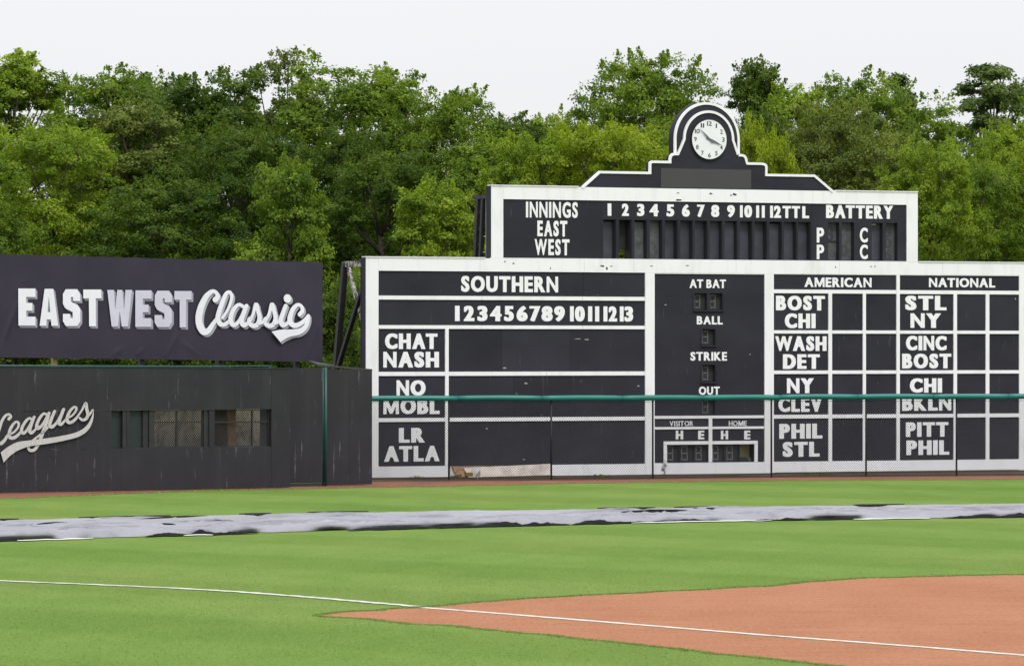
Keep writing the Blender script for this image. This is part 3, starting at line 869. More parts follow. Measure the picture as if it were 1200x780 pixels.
def digit_module(h, depth=0.15, pat='8'):
    recess(h, depth)
    x0, x1, z0, z1 = h
    o = MB().box(x0, x1, depth - .02, depth, z0, z1).build('digit_board', M['slot'], sb)
    mb = MB()
    for r in range(7):
        for c_ in range(4):
            on = r in (0, 3, 6) or c_ in (0, 3)
            if not on: continue
            cx = x0 + (x1 - x0) * (0.16 + 0.42 * c_ / 3); cz = z1 - (z1 - z0) * (0.13 + 0.74 * r / 6)
            n_ = 6; rr = 0.024
            mb.add([(cx, depth - .045, cz)] + [(cx + rr * math.cos(k * math.pi / 3), depth - .02, cz + rr * math.sin(k * math.pi / 3)) for k in range(n_)], [(0, 1 + (k + 1) % n_, 1 + k) for k in range(n_)])
    b_ = mb.build('bulbs', M['bulb'], o); b_['kind'] = 'stuff'
    return o
def hole(x0, x1, ya, yb): 
    at = (x0 + x1) / 2
    return (BP.u(x0), BP.u(x1), zr(yb, at), zr(ya, at))
HC = [hole(814, 828.4, 343.4, 363), hole(832, 846.4, 343.4, 363), hole(823, 838, 385.4, 404.2), hole(823, 838, 427.3, 447.2), hole(823, 838, 467.2, 485.8)]
zC0 = zr(487.0, 767)
grid_panel(BP.u(766.6) + G, BP.u(895.3) - G, zC0, zCt - .002, HC)
for h in HC: digit_module(h)
# little sills under the windows
for h in (( HC[0][0], HC[1][1], HC[0][2]), (HC[2][0], HC[2][1], HC[2][2]), (HC[3][0], HC[3][1], HC[3][2])):
    MB().box(h[0] - .05, h[1] + .05, -0.05, -0.001, h[2] - .05, h[2] - .015).build('window_sill', M['black'], sb)
    MB().box(h[0] - .06, h[0] - .03, -0.02, -0.001, h[2] - .012, h[2] + .5).build('window_rim', M['black'], sb)
    MB().box(h[1] + .03, h[1] + .06, -0.02, -0.001, h[2] - .012, h[2] + .5).build('window_rim', M['black'], sb)
word('AT BAT', 808, 850.6, 327.4, 337.4, 0.028)
word('BALL', 816.4, 846.8, 370.4, 380.0, 0.028)
word('STRIKE', 809, 851.8, 412.3, 422.4, 0.028)
word('OUT', 818.8, 843.3, 452.8, 462.4, 0.028)
# visitor / home block
zv = [zr(490.4, 767), zr(500.0, 767), zr(502.9, 767), zCb]
wbox(BP.u(766.6) + G, BP.u(895.3) - G, zv[0], zC0 - G, 'trim_strip')
for a, b_ in ((766.6, 830.1), (834, 895.3)):
    MB().box(BP.u(a) + G, BP.u(b_) - G, 0, D_, zv[1], zv[0] - G).build('panel', M['black'], sb)
    wbox(BP.u(a) + G, BP.u(b_) - G, zv[2], zv[1] - G, 'trim_strip')
wbox(BP.u(830.1), BP.u(834), zv[3] + .01, zv[0] - G, 'trim_strip', front=W_ - .004)
zi = [zr(517.0, 767), zr(520.9, 767)]
V1 = [hole(781, 830, 521, 541.6), hole(834, 883.6, 521, 541.6)]
zz0 = zv[3] + .01
V1 = [(h[0], h[1], zz0 + .015, zi[1]) for h in V1]
grid_panel(BP.u(766.6) + G, BP.u(830.1) - G, zz0, zv[2] - G, [(V1[0][0], V1[0][1] - .01, V1[0][2], V1[0][3])])
grid_panel(BP.u(834) + G, BP.u(895.3) - G, zz0, zv[2] - G, [(V1[1][0] + .01, V1[1][1], V1[1][2], V1[1][3])])
wbox(BP.u(777.3), BP.u(830.1) - G, zi[1], zi[0], 'window_frame')
wbox(BP.u(834) + G, BP.u(887.4), zi[1], zi[0], 'window_frame')
wbox(BP.u(777.3), BP.u(781.0), zz0, zi[1] - G, 'window_frame')
wbox(BP.u(883.7), BP.u(887.4), zz0, zi[1] - G, 'window_frame')
for k, (a, b_) in enumerate(((781.2, 796), (798, 813), (815, 829), (835, 848.5), (851, 866))):
    h = (BP.u(a), BP.u(b_), V1[0][2], V1[0][3]); digit_module(h, 0.11)
    MB().box(h[1] + .014, h[1] + .014 + .03, 0.02, .16, h[2], h[3]).build('mullion', M['black'], sb)
MB().box(BP.u(868), BP.u(883.5), .30, .32, V1[1][2], V1[1][3]).build('blank_board', M['ochre'], sb)
MB().box(BP.u(869.5), BP.u(877), .12, .28, V1[1][2], V1[1][2] + .13).build('switch_box', M['steel_black'], sb)
MB().box(BP.u(878.5), BP.u(882), .10, .18, V1[1][2], V1[1][2] + .10).build('switch_box', M['card_grey'], sb)
word('VISITOR', 784.5, 812.2, 493.0, 499.0, 0.012, sp=.03)
word('HOME', 854, 874.9, 492.8, 498.8, 0.012, sp=.03)
for body, a, b_ in (('H', 791.8, 800.4), ('E', 818, 825.2), ('H', 844.6, 853.1), ('E', 872, 879.2)):
    word(body, a, b_, 504.2, 514.4, 0.045)

# --- upper board: outer frame
zUt = zr(217.6, 575.1); zUp = zr(233.3, 589.2); zUb = zr(305.0, 589.2)
wbox(uU0, BP.u(589.2), zTop + G, zUt, 'frame_post')
wbox(BP.u(1062.0), uU1, zTop + G, zUt, 'frame_post')
for a, b_ in ((589.2, 700), (700, 820), (820, 952), (952, 1062)):
    wbox(BP.u(a) + G, BP.u(b_) - G, zUp, zUt, 'head_rail', front=W_ - random.uniform(0, .004))
wbox(BP.u(589.2) + G, BP.u(1062) - G, zTop + G, zUb - G if zUb > zTop + .02 else zTop + .02, 'trim_strip')
# top capping boards
MB().box(uL - .02, uU0 - .22, W_ - .03, .22, zTop + .001, zTop + .03).build('capping', M['white'], sb)
MB().box(uU1 + .02, uR + .02, W_ - .03, .22, zTop + .001, zTop + .03).build('capping', M['white'], sb)
MB().box(uU0 - .01, BP.u(677), W_ - .03, .22, zUt + .001, zUt + .03).build('capping', M['white'], sb)
MB().box(BP.u(979), uU1 + .01, W_ - .03, .22, zUt + .001, zUt + .03).build('capping', M['white'], sb)
# innings panel
MB().box(BP.u(589.2) + G, BP.u(704.6) - G, 0, D_, zUb, zUp).build('panel', M['black'], sb)
sx = [707.1, 725.4, 743.5, 761.5, 779.3, 797.2, 814.4, 831.8, 849.3, 866.8, 884.1, 901.6, 918.6, 935.2]
zs1, zs0 = zr(257.3, 714), zr(303.0, 714)
HS = [(BP.u(a), BP.u(a + 13.9), zs0, zs1) for a in sx]
grid_panel(BP.u(704.6) + G, BP.u(951.5) - G, zUb, zUp, HS)
for k, h in enumerate(HS):
    recess(h, 0.34)
    # sloping counter card hung at the back of each slot; one slot stands empty
    if k != 1:
        yy = 0.19 + random.uniform(-.02, .02)
        zt = h[3] - random.choice((0, 0, .02, .06)); tilt = random.uniform(0.0, .03)
        c_ = MB().add([(h[0], yy, h[2]), (h[1], yy, h[2]), (h[1], yy + tilt, zt), (h[0], yy + tilt, zt), (h[0], yy + .02, h[2]), (h[1], yy + .02, h[2]), (h[1], yy + tilt + .02, zt), (h[0], yy + tilt + .02, zt)],
                      [(0, 1, 2, 3), (7, 6, 5, 4), (0, 4, 5, 1), (1, 5, 6, 2), (2, 6, 7, 3), (3, 7, 4, 0)]).build('number_card', M['card_grey' if k in (2, 3) else 'card'], sb)
    # narrow mullion bead
    MB().box(h[1] + .012, h[1] + .04, -.03, -.001, h[2] - .02, h[3] + .03).build('mullion', M['black'], sb)
zi_ = ztxt(238.4, 252.8, 714)
chars(zi_, [('1', 711.9, 716.2), ('2', 728.6, 736.8), ('3', 746.4, 755), ('4', 760.9, 771.7), ('5', 780.9, 790), ('6', 799, 808.2), ('7', 816.6, 825.8), ('8', 833.2, 842.8),
            ('9', 851.9, 861), ('1', 867, 870.2), ('0', 872, 881.2), ('1', 886, 889.4), ('1', 892.6, 896), ('1', 902.3, 905.7), ('2', 906.8, 915.2), ('T', 917, 926.8), ('T', 927.8, 937.4), ('L', 940, 948)], 0.045)
word('INNINGS', 616.2, 677, 236.2, 254.8, 0.026, at=620, sp=.05)
word('EAST', 629.6, 664.6, 258.6, 277, 0.032, sp=.04)
word('WEST', 626.4, 667.2, 280.2, 299, 0.030, sp=.04)
# battery panel
zb1, zb0 = zr(260.8, 1010), zr(305.0, 1010)
HB = [(BP.u(a), BP.u(b_), zb0, zb1) for a, b_ in ((970.5, 983.5), (986.5, 1001), (1021.5, 1034.5), (1038, 1051.8))]
grid_panel(BP.u(951.5) + G, BP.u(1062) - G, zUb, zUp, HB)
for k, h in enumerate(HB):
    recess(h, 0.34)
    MB().box(h[0], h[1], .19, .21, h[2], h[3]).build('number_card', M['card' if k == 2 else 'card_grey'], sb)
zm = (HB[0][2] + HB[0][3]) / 2
ch = [('3', HB[0], .48, .92), ('0', HB[1], .1, .42), ('8', HB[3], .62, .95), ('0', HB[3], .33, .6), ('6', HB[3], .03, .3)]
for body, h, a, b_ in ch:
    wd = (h[1] - h[0]) * .62
    o = text(body, h[0] + .05, h[0] + .05 + wd, h[2] + (h[3] - h[2]) * a, h[2] + (h[3] - h[2]) * b_,   .182, M['card'] if body == '3' else M['grey_panel'], sb, .03, 'faded_numeral', .008)
    o['label'] = 'faded grey numeral'
MB().box(HB[0][0], HB[0][1], .16, .179, zm - .02, zm + .02).build('card_rail', M['slot'], sb)
MB().box(HB[2][0], HB[2][0] + .2, .1, .2, HB[2][3] - .08, HB[2][3] - .02).build('bird_nest_tuft', M['ochre'], sb)
word('BATTERY', 967.9, 1046.6, 240.6, 256, 0.045)
for x0, x1, body in ((957, 965.6, 'P'), (1007.5, 1016.8, 'C')):
    word(body, x0, x1, 266.8, 284.2, 0.025); word(body, x0, x1, 286.6, 303.6, 0.025)

# --- pediment with clock
cx, cz = BP.uz(829.6, 163.5)
rc = BP.z(829.6, 140.3) - cz
def pz(px, py): return BP.uz(px, py)
def arc(cx_, cz_, r, a0, a1, n_=16):
    return [(cx_ + r * math.cos(R(a0 + (a1 - a0) * k / n_)), cz_ + r * math.sin(R(a0 + (a1 - a0) * k / n_))) for k in range(n_ + 1)]
r_in = BP.z(829.6, 130.0) - cz
r_out = BP.z(829.6, 117.6) - cz
zped = zUt + .001
def hz(px0, py0): return BP.z(px0, py0)
# outline from left foot over the top to the right foot
zA, zB_, zC_ = hz(701.5, 200.7), hz(763, 188.6), hz(785, 179.4)
ptsL = [(BP.u(681), zped), (BP.u(701.5), zA), (BP.u(760), zA), (BP.u(760), zA + .26)] + \
       [(BP.u(760) + .14 - .14 * math.cos(R(a)), zA + .26 + (zB_ - zA - .26) * math.sin(R(a))) for a in (25, 50, 75, 90)] + \
       [(BP.u(783.5), zB_), (BP.u(783.5), zB_ + .07)] + [(BP.u(783.5) + .17 * (1 - math.cos(R(a))), zB_ + .07 + (zC_ - zB_ - .07) * math.sin(R(a))) for a in (30, 60, 90)] + \
       [(BP.u(793), zC_)]
inner_arc = arc(cx, cz, r_in, 180, 0, 40)
diagL = [(BP.u(790.8), zC_ + .03)]
zRa = hz(955.4, 202.0); zRb = hz(880, 187.8); zRc = hz(868, 180.2)
zRa = zA
ptsR = [(BP.u(864.6), zC_)] + [(BP.u(869) + .17 * math.sin(R(a)), zB_ + .05 + (zC_ - zB_ - .05) * math.cos(R(a))) for a in (0, 30, 60, 90)] + \
       [(BP.u(875.4), zB_)] + [(BP.u(898.0) - .2 + .2 * math.sin(R(a)), zA + .24 + (zB_ - zA - .24) * math.cos(R(a))) for a in (0, 30, 60, 90)] + \
       [(BP.u(898.0), zA), (BP.u(953.8), zA), (BP.u(975.8), zped)]
outline = ptsL + inner_arc + ptsR
MB().prism(outline[::-1], -0.03, 0.17).build('pediment', M['black_clean'], sb)
def ribbon(pts, wdt, y0, y1, name, mat):
    P = [Vector(p) for p in pts]; n_ = len(P)
    offs = []
    for i in range(n_):
        d1 = (P[i] - P[i - 1]).normalized() if i else (P[1] - P[0]).normalized()
        d2 = (P[i + 1] - P[i]).normalized() if i < n_ - 1 else d1
        n1 = Vector((-d1.y, d1.x)); n2 = Vector((-d2.y, d2.x))
        m_ = (n1 + n2)
        if m_.length < .1: m_ = n1
        m_.normalize(); k = min(1.6, 1 / max(.4, m_.dot(n1)))
        offs.append(m_ * wdt * k)
    vs = []
    for p, o_ in zip(P, offs):
        q = p + o_; r_ = p - o_ * .15
        vs += [(r_.x, y0, r_.y), (q.x, y0, q.y), (r_.x, y1, r_.y), (q.x, y1, q.y)]
    fs = []
    for i in range(n_ - 1):
        a = 4 * i; b_ = a + 4
        fs += [(a, b_, b_ + 1, a + 1), (a + 1, b_ + 1, b_ + 3, a + 3), (a + 3, b_ + 3, b_ + 2, a + 2), (a + 2, b_ + 2, b_, a)]
    fs += [(0, 1, 3, 2), (4 * n_ - 4, 4 * n_ - 2, 4 * n_ - 1, 4 * n_ - 3)]
    return MB().add(vs, fs).build(name, M[mat], sb)
ribbon(outline[::-1][0:len(ptsR)], .066, -0.065, -0.002, 'pediment_trim', 'white')
ribbon((ptsL + [inner_arc[0]])[::-1], .066, -0.065, -0.002, 'pediment_trim', 'white')
ribbon(([ptsL[-1]] + inner_arc + [ptsR[0]])[::-1], .066, -0.069, -0.01, 'arch_trim', 'white')
# arch hood standing a little behind, with its own white rim
oc = cx - .03
ho = arc(oc, cz, r_out - .07, 200, -20, 44)
MB().prism(ho[::-1] , 0.02, 0.34).build('arch_hood', M['black_clean'], sb)
hr = [(oc - r_out + .07, cz - .46)] + arc(oc, cz, r_out - .07, 180, 0, 44) + [(oc + r_out - .07, cz - .42)]
ribbon(hr[::-1], .066, -0.01, 0.05, 'hood_trim', 'white')
ribbon([(p_[0] + (0 if 1 else 0), p_[1]) for p_ in hr][::-1], .070, 0.051, 0.36, 'hood_edge', 'black_clean')
MB().box(BP.u(773.7), BP.u(879.5), -.045, -.0301, zUt + .02, hz(774, 197.2)).build('blank_panel', M['grey_panel'], sb)
# clock
clk = MB()
N = 48
ring = arc(cx, cz, rc, 0, 360, N)[:-1]
clk.prism(ring, -.095, -.031)
clock = clk.build('clock', M['dial'], sb); clock['label'] = 'round white clock dial with dark numerals showing eight minutes to four'
rim = MB()
vs = []; fs = []
for k in range(N):
    a = 2 * math.pi * k / N
    for rr, yy in ((rc, -.031), (rc + .018, -.031), (rc + .018, -.10), (rc - .004, -.10)):
        vs.append((cx + rr * math.cos(a), yy, cz + rr * math.sin(a)))
for k in range(N):
    for j in range(3):
        a = 4 * k + j; b_ = 4 * ((k + 1) % N) + j
        fs.append((a, b_, b_ + 1, a + 1))
rim.add(vs, fs); rim.build('clock_rim', M['steel_black'], clock)
for hnum in range(1, 13):
    a = R(90 - 30 * hnum); rx = rc * .80
    px_, pz_ = cx + rx * math.cos(a), cz + rx * math.sin(a)
    w2 = .045 if hnum < 10 else .085
    if hnum == 1: w2 = .022
    if hnum == 11: w2 = .06
    o = text(str(hnum), px_ - w2, px_ + w2, pz_ - .068, pz_ + .068, -.101, M['dial_ink'], clock, .012, 'numeral', .005)
def hand(ang, ln, wd, y, tail):
    a = R(90 - ang); d = Vector((math.cos(a), math.sin(a))); n_ = Vector((-d.y, d.x)); c0 = Vector((cx, cz))
    poly = [c0 + d * ln, c0 + d * ln * .3 + n_ * wd, c0 - d * tail + n_ * wd * .8, c0 - d * tail - n_ * wd * .8, c0 + d * ln * .3 - n_ * wd]
    MB().prism([(p.x, p.y) for p in poly], y - .006, y).build('clock_hand', M['hand'], clock)
hand(113, rc * .80, .038, -.118, .12)
hand(312, rc * .88, .026, -.128, .16)
# --- returns and back of the board
sides = MB()
MB().box(uL - .02, uL - .001, -.02, .24, zBot, zTop).build('side_board', M['black_clean'], sb)
MB().box(uU0 - .02, uU0 - .001, -.02, .24, zTop + .031, zUt).build('side_board', M['black_clean'], sb)
MB().box(uR + .001, uR + .02, -.02, .24, zBot, zTop).build('side_board', M['black_clean'], sb)
MB().box(uU1 + .001, uU1 + .02, -.02, .24, zTop + .031, zUt).build('side_board', M['black_clean'], sb)
e = BP.u(725.5) + .17; e2 = BP.u(739.3) + .17
for a, b_, z0, z1 in ((uL, uR, .35, zTop - .28), (uU0 + .02, e, zTop - .28, zUt - .05), (e2, uU1 - .02, zTop - .28, zUt - .05), (e, e2, zs0 + .30, zUt - .05), (e + .20, e2, zs0 - .1, zs0 + .30)):
    MB().box(a + .02, b_ - .02, .36, .40, z0, z1).build('backing_sheet', M['slot'], sb)
for z in (zTop - .1, zTop - 2.5, 1.2):
    MB().beam((uL + .05, .5, z), (uR - .05, .5, z), .12).build('girt', M['steel_black'], sb)
# steel truss legs
for k, u in enumerate((0.12, 5.0, 10.0, 15.0, 20.5)):
    zt = zTop - .18
    MB().beam((u, 1.72, zt + .05), (u, 3.05, 0), .17).build('support_post', M['steel_black'], sb)
    MB().beam((u, .22, zt), (u, 1.80, zt), .07, .17).build('support_beam', M['rusty'], sb)
    MB().beam((u, .26, zt - .45), (u, 2.30, zt - 3.2), .12).build('brace', M['steel_black'], sb)
    MB().beam((u + .08, 1.66, zt - .12), (u + .08, .50, zt - 1.9), .10).build('brace', M['rusty'], sb)
# mast and ladder behind the upper board
u = uU0 + .05
for dy, wd in ((1.02, .15), (.70, .12)):
    MB().beam((u, dy - .10, zUt - .35), (u, dy + .75, .0), wd).build('support_post', M['steel_black'], sb)
MB().beam((u, .22, zUt - .32), (u, 1.25, zUt - .32), .12).build('support_beam', M['steel_black'], sb)
for k in range(8):
    z = zUt - .7 - k * .45
    MB().beam((u, .70, z), (u, 1.08, z - .3), .05).build('brace', M['steel_black'], sb)
MB().tube([(u + .02, .50, zUt - .3), (u + .02, .46, zUt - .5), (u + .02, .46, zTop - 1.2)], .013).build('conduit', M['cable'], sb)
for k in range(7):
    z = zUt - 1.52 - k * .47
    MB().beam((u + .05, .22, z), (u + .05, .78, z), .045, .03).build('ladder_rung', M['cable'], sb)
# bare chips in the paint
def chip(px, py, wpx, hpx, y=W_ - .006):
    c0 = Vector(BP.uz(px, py)); n_ = 9
    poly = [(c0.x + wpx * .0262 * .5 * math.cos(2 * math.pi * k / n_) * random.uniform(.45, 1.2), c0.y + hpx * .0262 * .5 * math.sin(2 * math.pi * k / n_) * random.uniform(.4, 1.2)) for k in range(n_)]
    MB().prism(poly, y, y + .002).build('paint_chip', M['chip'], sb)
for a in ((794.5, 234.6, 8, 3), (793.6, 226.2, 4, 1.5), (832.6, 226.9, 5, 2.4), (860.0, 227.8, 6, 3), (856, 228.6, 5, 1.6), (710.6, 314.7, 3, 5), (705.2, 311.6, 7, 2.4), (716, 312, 5, 1.5), (601.2, 308.6, 4, 2.6),
          (591, 306.5, 2.5, 2), (644.5, 314.4, 2, 3), (1020, 312.2, 3, 1.5), (1024.5, 312, 2, 2), (978.5, 313, 1.5, 3), (763, 311.6, 5, 1.4), (805, 311.2, 4, 1.2)):
    chip(*a)
for a in ((616, 449, 5, 2), (605, 461, 4, 3), (591, 431, 5, 1.5), (635, 486, 4, 2.5), (570.5, 502, 5, 2), (614, 538, 3, 2.5), (989, 396, 2.2, 2.2), (700.5, 345.5, 4, 1.2), (780, 357, 4, 1.2), (879, 415, 2, 1.6), (1029, 449, 4, 1), (1190, 350, 1.2, 3), (681, 446, 2, 4), (688, 397.5, 9, 1.2), (678, 397, 12, .9), (748, 452, 3, 2), (742, 530, 2, 4)):
    c0 = Vector(BP.uz(a[0], a[1])); n_ = 7
    poly = [(c0.x + a[2] * .0131 * math.cos(2 * math.pi * k / n_) * random.uniform(.4, 1.2), c0.y + a[3] * .0131 * math.sin(2 * math.pi * k / n_) * random.uniform(.4, 1.2)) for k in range(n_)]
    MB().prism(poly, -.003, -.0005).build('scuff', M['card_grey' if random.random() < .4 else 'cable'], sb)

# ---- broken foot of the board: loose plywood, torn wood, plank, box, sleepers, weeds
def on_board(name, mb, mat, lab, cat, dy=0.0, group=None):
    o = mb.build(name, M[mat])
    o.location = (BP.X0 - BP.s * dy, BP.Y0 + BP.c * dy, 0); o.rotation_euler = (0, 0, BP.th)
    tag(o, lab, cat, group); return o
a0, a1 = BP.u(546), BP.u(645)
zt = zL[4][0] - .01
o = on_board('loose_plywood', MB().add([(a0 + .05, -.10, .02), (a1, -.10, .06), (a1, -.02, .40), (a0 - .08, -.02, .30), (a0 + .05, -.08, .02), (a1, -.08, .06), (a1, .0, .40), (a0 - .08, .0, .30)],
     [(0, 1, 2, 3), (7, 6, 5, 4), (0, 4, 5, 1), (1, 5, 6, 2), (2, 6, 7, 3), (3, 7, 4, 0)]), 'plywood', 'pale pinkish plywood sheet leaning along the foot of the scoreboard', 'plywood sheet', 0)
o = on_board('upper_plywood', MB().add([(BP.u(528), .03, .05), (a1, .03, .40), (a1, .03, zt), (BP.u(528), .03, zt), (BP.u(528), .05, .05), (a1, .05, .40), (a1, .05, zt), (BP.u(528), .05, zt)],
     [(0, 1, 2, 3), (7, 6, 5, 4), (0, 4, 5, 1), (1, 5, 6, 2), (2, 6, 7, 3), (3, 7, 4, 0)]), 'plywood', 'greyish plywood strip under the black panel, above the leaning pale sheet', 'plywood sheet')
t0 = [(530, 547), (552, 547), (563, 549), (558, 556), (549, 562), (541, 562.5), (535, 557)]
o = on_board('torn_panel', MB().prism([BP.uz(*p) for p in t0][::-1], -.015, .02), 'torn_wood', 'torn orange brown wood at the broken foot of the scoreboard', 'broken board')
o = on_board('ochre_box', MB().box(BP.u(544.5), BP.u(552.5), -.10, -.02, BP.z(548, 557.5), BP.z(548, 553.2)), 'yellow_box', 'small ochre box on the torn wood below the scoreboard', 'box')
p0, p1 = BP.uz(560, 553.5), BP.uz(550.5, 564)
o = on_board('leaning_plank', MB().beam((p0[0], -.14, p0[1]), (p1[0], -.45, .03), .03, .16), 'plank', 'short grey plank leaning beside the torn wood', 'plank')
for k, (xa, xb, d, lab) in enumerate(((437, 524, -.15, 'dark weathered sleeper under the far left foot rail of the scoreboard'), (648, 668, -.2, 'short dark sleeper lying right of the plywood sheet'), (766, 893, -.12, 'long dark sleeper under the visitor and home windows'), (908, 1204, -.1, 'longest dark sleeper, under the american and national sections'))):
    on_board('timber_sleeper', MB().box(BP.u(xa), BP.u(xb), d, .12, .0, zBot - .012), 'timber', lab, 'sleeper', 0, 'timber sleepers under the scoreboard')

def leafy(n, sx_, sy_, sz_, size, upbias=.5, shape='ball'):
    """n leaf rhombs scattered in an ellipsoid; returns (n*4,3)"""
    d = rng.normal(size=(n, 3)); d /= np.linalg.norm(d, axis=1)[:, None]
    r = rng.random(n) ** 0.45
    c = d * r[:, None] * np.array([sx_, sy_, sz_])
    nrm = d * .6 + rng.normal(size=(n, 3)) * .7; nrm[:, 2] += upbias
    nrm /= np.linalg.norm(nrm, axis=1)[:, None]
    a = np.cross(nrm, rng.normal(size=(n, 3))); a /= np.linalg.norm(a, axis=1)[:, None]
    b_ = np.cross(nrm, a)
    s_ = size * rng.uniform(.6, 1.3, n)[:, None]
    V = np.stack([c - a * s_ * .5, c + b_ * s_ * .32 + nrm * s_ * .08, c + a * s_ * .5, c - b_ * s_ * .32 + nrm * s_ * .08], 1)
    return V.reshape(-1, 3)
def weed(name, px, D, h, wdt, lab, n=60, mat='mid'):
    root = empty(name, ((px - 600) / F * D, D, 0))
    tag(root, lab, 'weed', 'weeds at the foot of the scoreboard')
    V = leafy(n, wdt / 2, wdt / 2, h / 2, .06); V[:, 2] += h * .55; V[:, 2] = np.maximum(V[:, 2], .0)
    np_mesh('leaves', V, np.arange(len(V)).reshape(-1, 4), LEAF[mat], root)
    MB().tube([(0, 0, 0), (.02, 0, h * .8)], .006, 5).build('stem', M['bark'], root)
weed('weed', 778.5, 161.0, .50, .22, 'tall green weed in front of the white rail below the visitor windows')
weed('weed', 490, 158.0, .10, .5, 'low weed tuft by the sleeper at the left end of the scoreboard', 50, 'olive')
weed('weed', 536, 158.3, .12, .5, 'low weed tuft left of the torn orange wood', 60, 'olive')
weed('weed', 590, 158.0, .08, .6, 'low weed tuft in front of the pale plywood', 40, 'olive')
weed('weed', 705, 160.2, .09, .9, 'spread of low weeds between the plywood and the centre section', 80, 'olive')
weed('weed', 850, 161.2, .08, 1.0, 'spread of low weeds below the home windows', 80, 'olive')
weed('weed', 960, 162.4, .10, 1.5, 'widest spread of low weeds, under the american section', 130, 'olive')

# ================================================================== CHAIN LINK FENCE
fp = [(425, 156.3), (526, 156.9), (646, 157.3), (765, 158.5), (904, 160.0), (1015, 160.8), (1121, 161.6), (1240, 162.5), (1360, 163.3)]
FPt = [Vector(((p - 600) / F * D, D)) for p, D in fp]
fr = empty('outfield_fence', (FPt[0].x, FPt[0].y, 0))
tag(fr, 'black chain link fence with thick green padded top rail in front of the scoreboard', 'fence')
base = FPt[0]
seglen = [0]
for a, b_ in zip(FPt[:-1], FPt[1:]): seglen.append(seglen[-1] + (b_ - a).length)
def fpos(s_):
    for i in range(len(FPt) - 1):
        if s_ <= seglen[i + 1] or i == len(FPt) - 2:
            k = (s_ - seglen[i]) / (seglen[i + 1] - seglen[i]); p = FPt[i].lerp(FPt[i + 1], k) - base
            return p
TOT = seglen[-1]
def s_of_px(px):
    lo, hi = 0, TOT
    for _ in range(40):
        mid_ = (lo + hi) / 2; p = fpos(mid_) + base
        if 600 + p.x / p.y * F < px: lo = mid_
        else: hi = mid_
    return lo
zrail = 2.405
joints = [425, 536.5, 634, 729, 822, 914.5, 1004.5, 1093, 1181, 1270, 1360]
for a, b_ in zip(joints[:-1], joints[1:]):
    sa, sb_ = s_of_px(a) + .008, s_of_px(b_) - .008
    pts = []
    for k in range(9):
        p = fpos(sa + (sb_ - sa) * k / 8); pts.append((p.x, p.y, zrail + (0.012 * math.sin(math.pi * k / 8)) + .004 * (a % 3) + (a - 425) * 2.5e-5))
    MB().tube(pts, [.078] + [.083] * 7 + [.078], 12).build('rail_cap', M['green'], fr, True)
for k in range(len(joints) - 1):
    p = fpos(s_of_px(joints[k])); d = (fpos(s_of_px(joints[k]) + .1) - p).normalized() * .014
    MB().tube([(p.x - d.x, p.y - d.y, zrail), (p.x + d.x, p.y + d.y, zrail)], .066, 10).build('joint_band', M['green_pipe'], fr)
for px in (526, 646, 765, 904, 1015, 1121, 1240, 1360):
    p = fpos(s_of_px(px))
    MB().tube([(p.x, p.y + .05, -.02), (p.x, p.y + .05, zrail - .03)], .029, 10).build('post', M['post_black'], fr, True)

V = []; Q = []
pitch = .078; hh = zrail - .06
def wire(s0, z0, s1, z1):
    nseg = 2
    L_ = len(V)
    for k in range(nseg + 1):
        f_ = k / nseg; s_ = s0 + (s1 - s0) * f_; z = z0 + (z1 - z0) * f_
        p = fpos(min(max(s_, 0), TOT)); r = .0031
        V.extend([(p.x - r, p.y - .004, z - r), (p.x + r, p.y - .004, z - r), (p.x, p.y + .004, z + r)])
    for k in range(nseg):
        a = L_ + 3 * k
        Q.extend([(a, a + 1, a + 4, a + 3), (a + 1, a + 2, a + 5, a + 4), (a + 2, a, a + 3, a + 5)])
k = -int(hh / pitch) - 1
while k * pitch < TOT:
    s0 = k * pitch
    # rising
    za, sa = (0.02, s0) if s0 >= 0 else (0.02 - s0, 0)
    zb, sb_ = (hh, s0 + hh - .02) if s0 + hh - .02 <= TOT else (TOT - s0 + .02, TOT)
    if za < hh and zb > .02: wire(sa, za, sb_, zb); wire(sa, hh + .02 - za, sb_, hh + .02 - zb)
    k += 1
o = np_mesh('chain_link_mesh', np.array(V), np.array(Q), M['wire'], fr); o['kind'] = 'stuff'
for z in (.05, hh - .04):
    MB().tube([(*fpos(TOT * k / 30), z) for k in range(31)], .006, 4).build('tension_wire', M['wire'], fr)

# ================================================================== OUTFIELD WALL with windows and script
wl = WP.root('outfield_wall')
tag(wl, 'long charcoal wooden outfield wall with script lettering and a strip of windows', 'wall')
def wz(px, py): return WP.uz(px, py)
def wtop(px): return 3.40 - 0.06 * (px / 300)
def wsheet(x0, x1, z0a, z1a, z0b, z1b, y0=0.0, y1=.05, name='panel', mat='wall'):
    ua, ub = WP.u(x0) + .0012, WP.u(x1) - .0012
    return MB().add([(ua, y0, z0a), (ub, y0, z0b), (ub, y1, z0b), (ua, y1, z0a), (ua, y0, z1a), (ub, y0, z1b), (ub, y1, z1b), (ua, y1, z1a)],
             [(0, 3, 2, 1), (4, 5, 6, 7), (0, 1, 5, 4), (1, 2, 6, 5), (2, 3, 7, 6), (3, 0, 4, 7)]).build(name, M[mat], wl)
zw1 = WP.z(225, 480.0); zw0 = WP.z(225, 524.0)
z25 = zw1
xs_full = [-260, -208, -156, -104, -52, 0, 25]
for a, b_ in zip(xs_full[:-1], xs_full[1:]):
    wsheet(a, b_, .02, wtop(a), .02, wtop(b_))
xs_m = [25, 54, 97, 141, 186, 230, 275, 318]
for i, (a, b_) in enumerate(zip(xs_m[:-1], xs_m[1:])):
    wsheet(a, b_, zw1 + .006, wtop(a), zw1 + .006, wtop(b_), 0, .05)
    wsheet(a, b_, .02, zw0 - .006, .02, zw0 - .006, 0, .05)
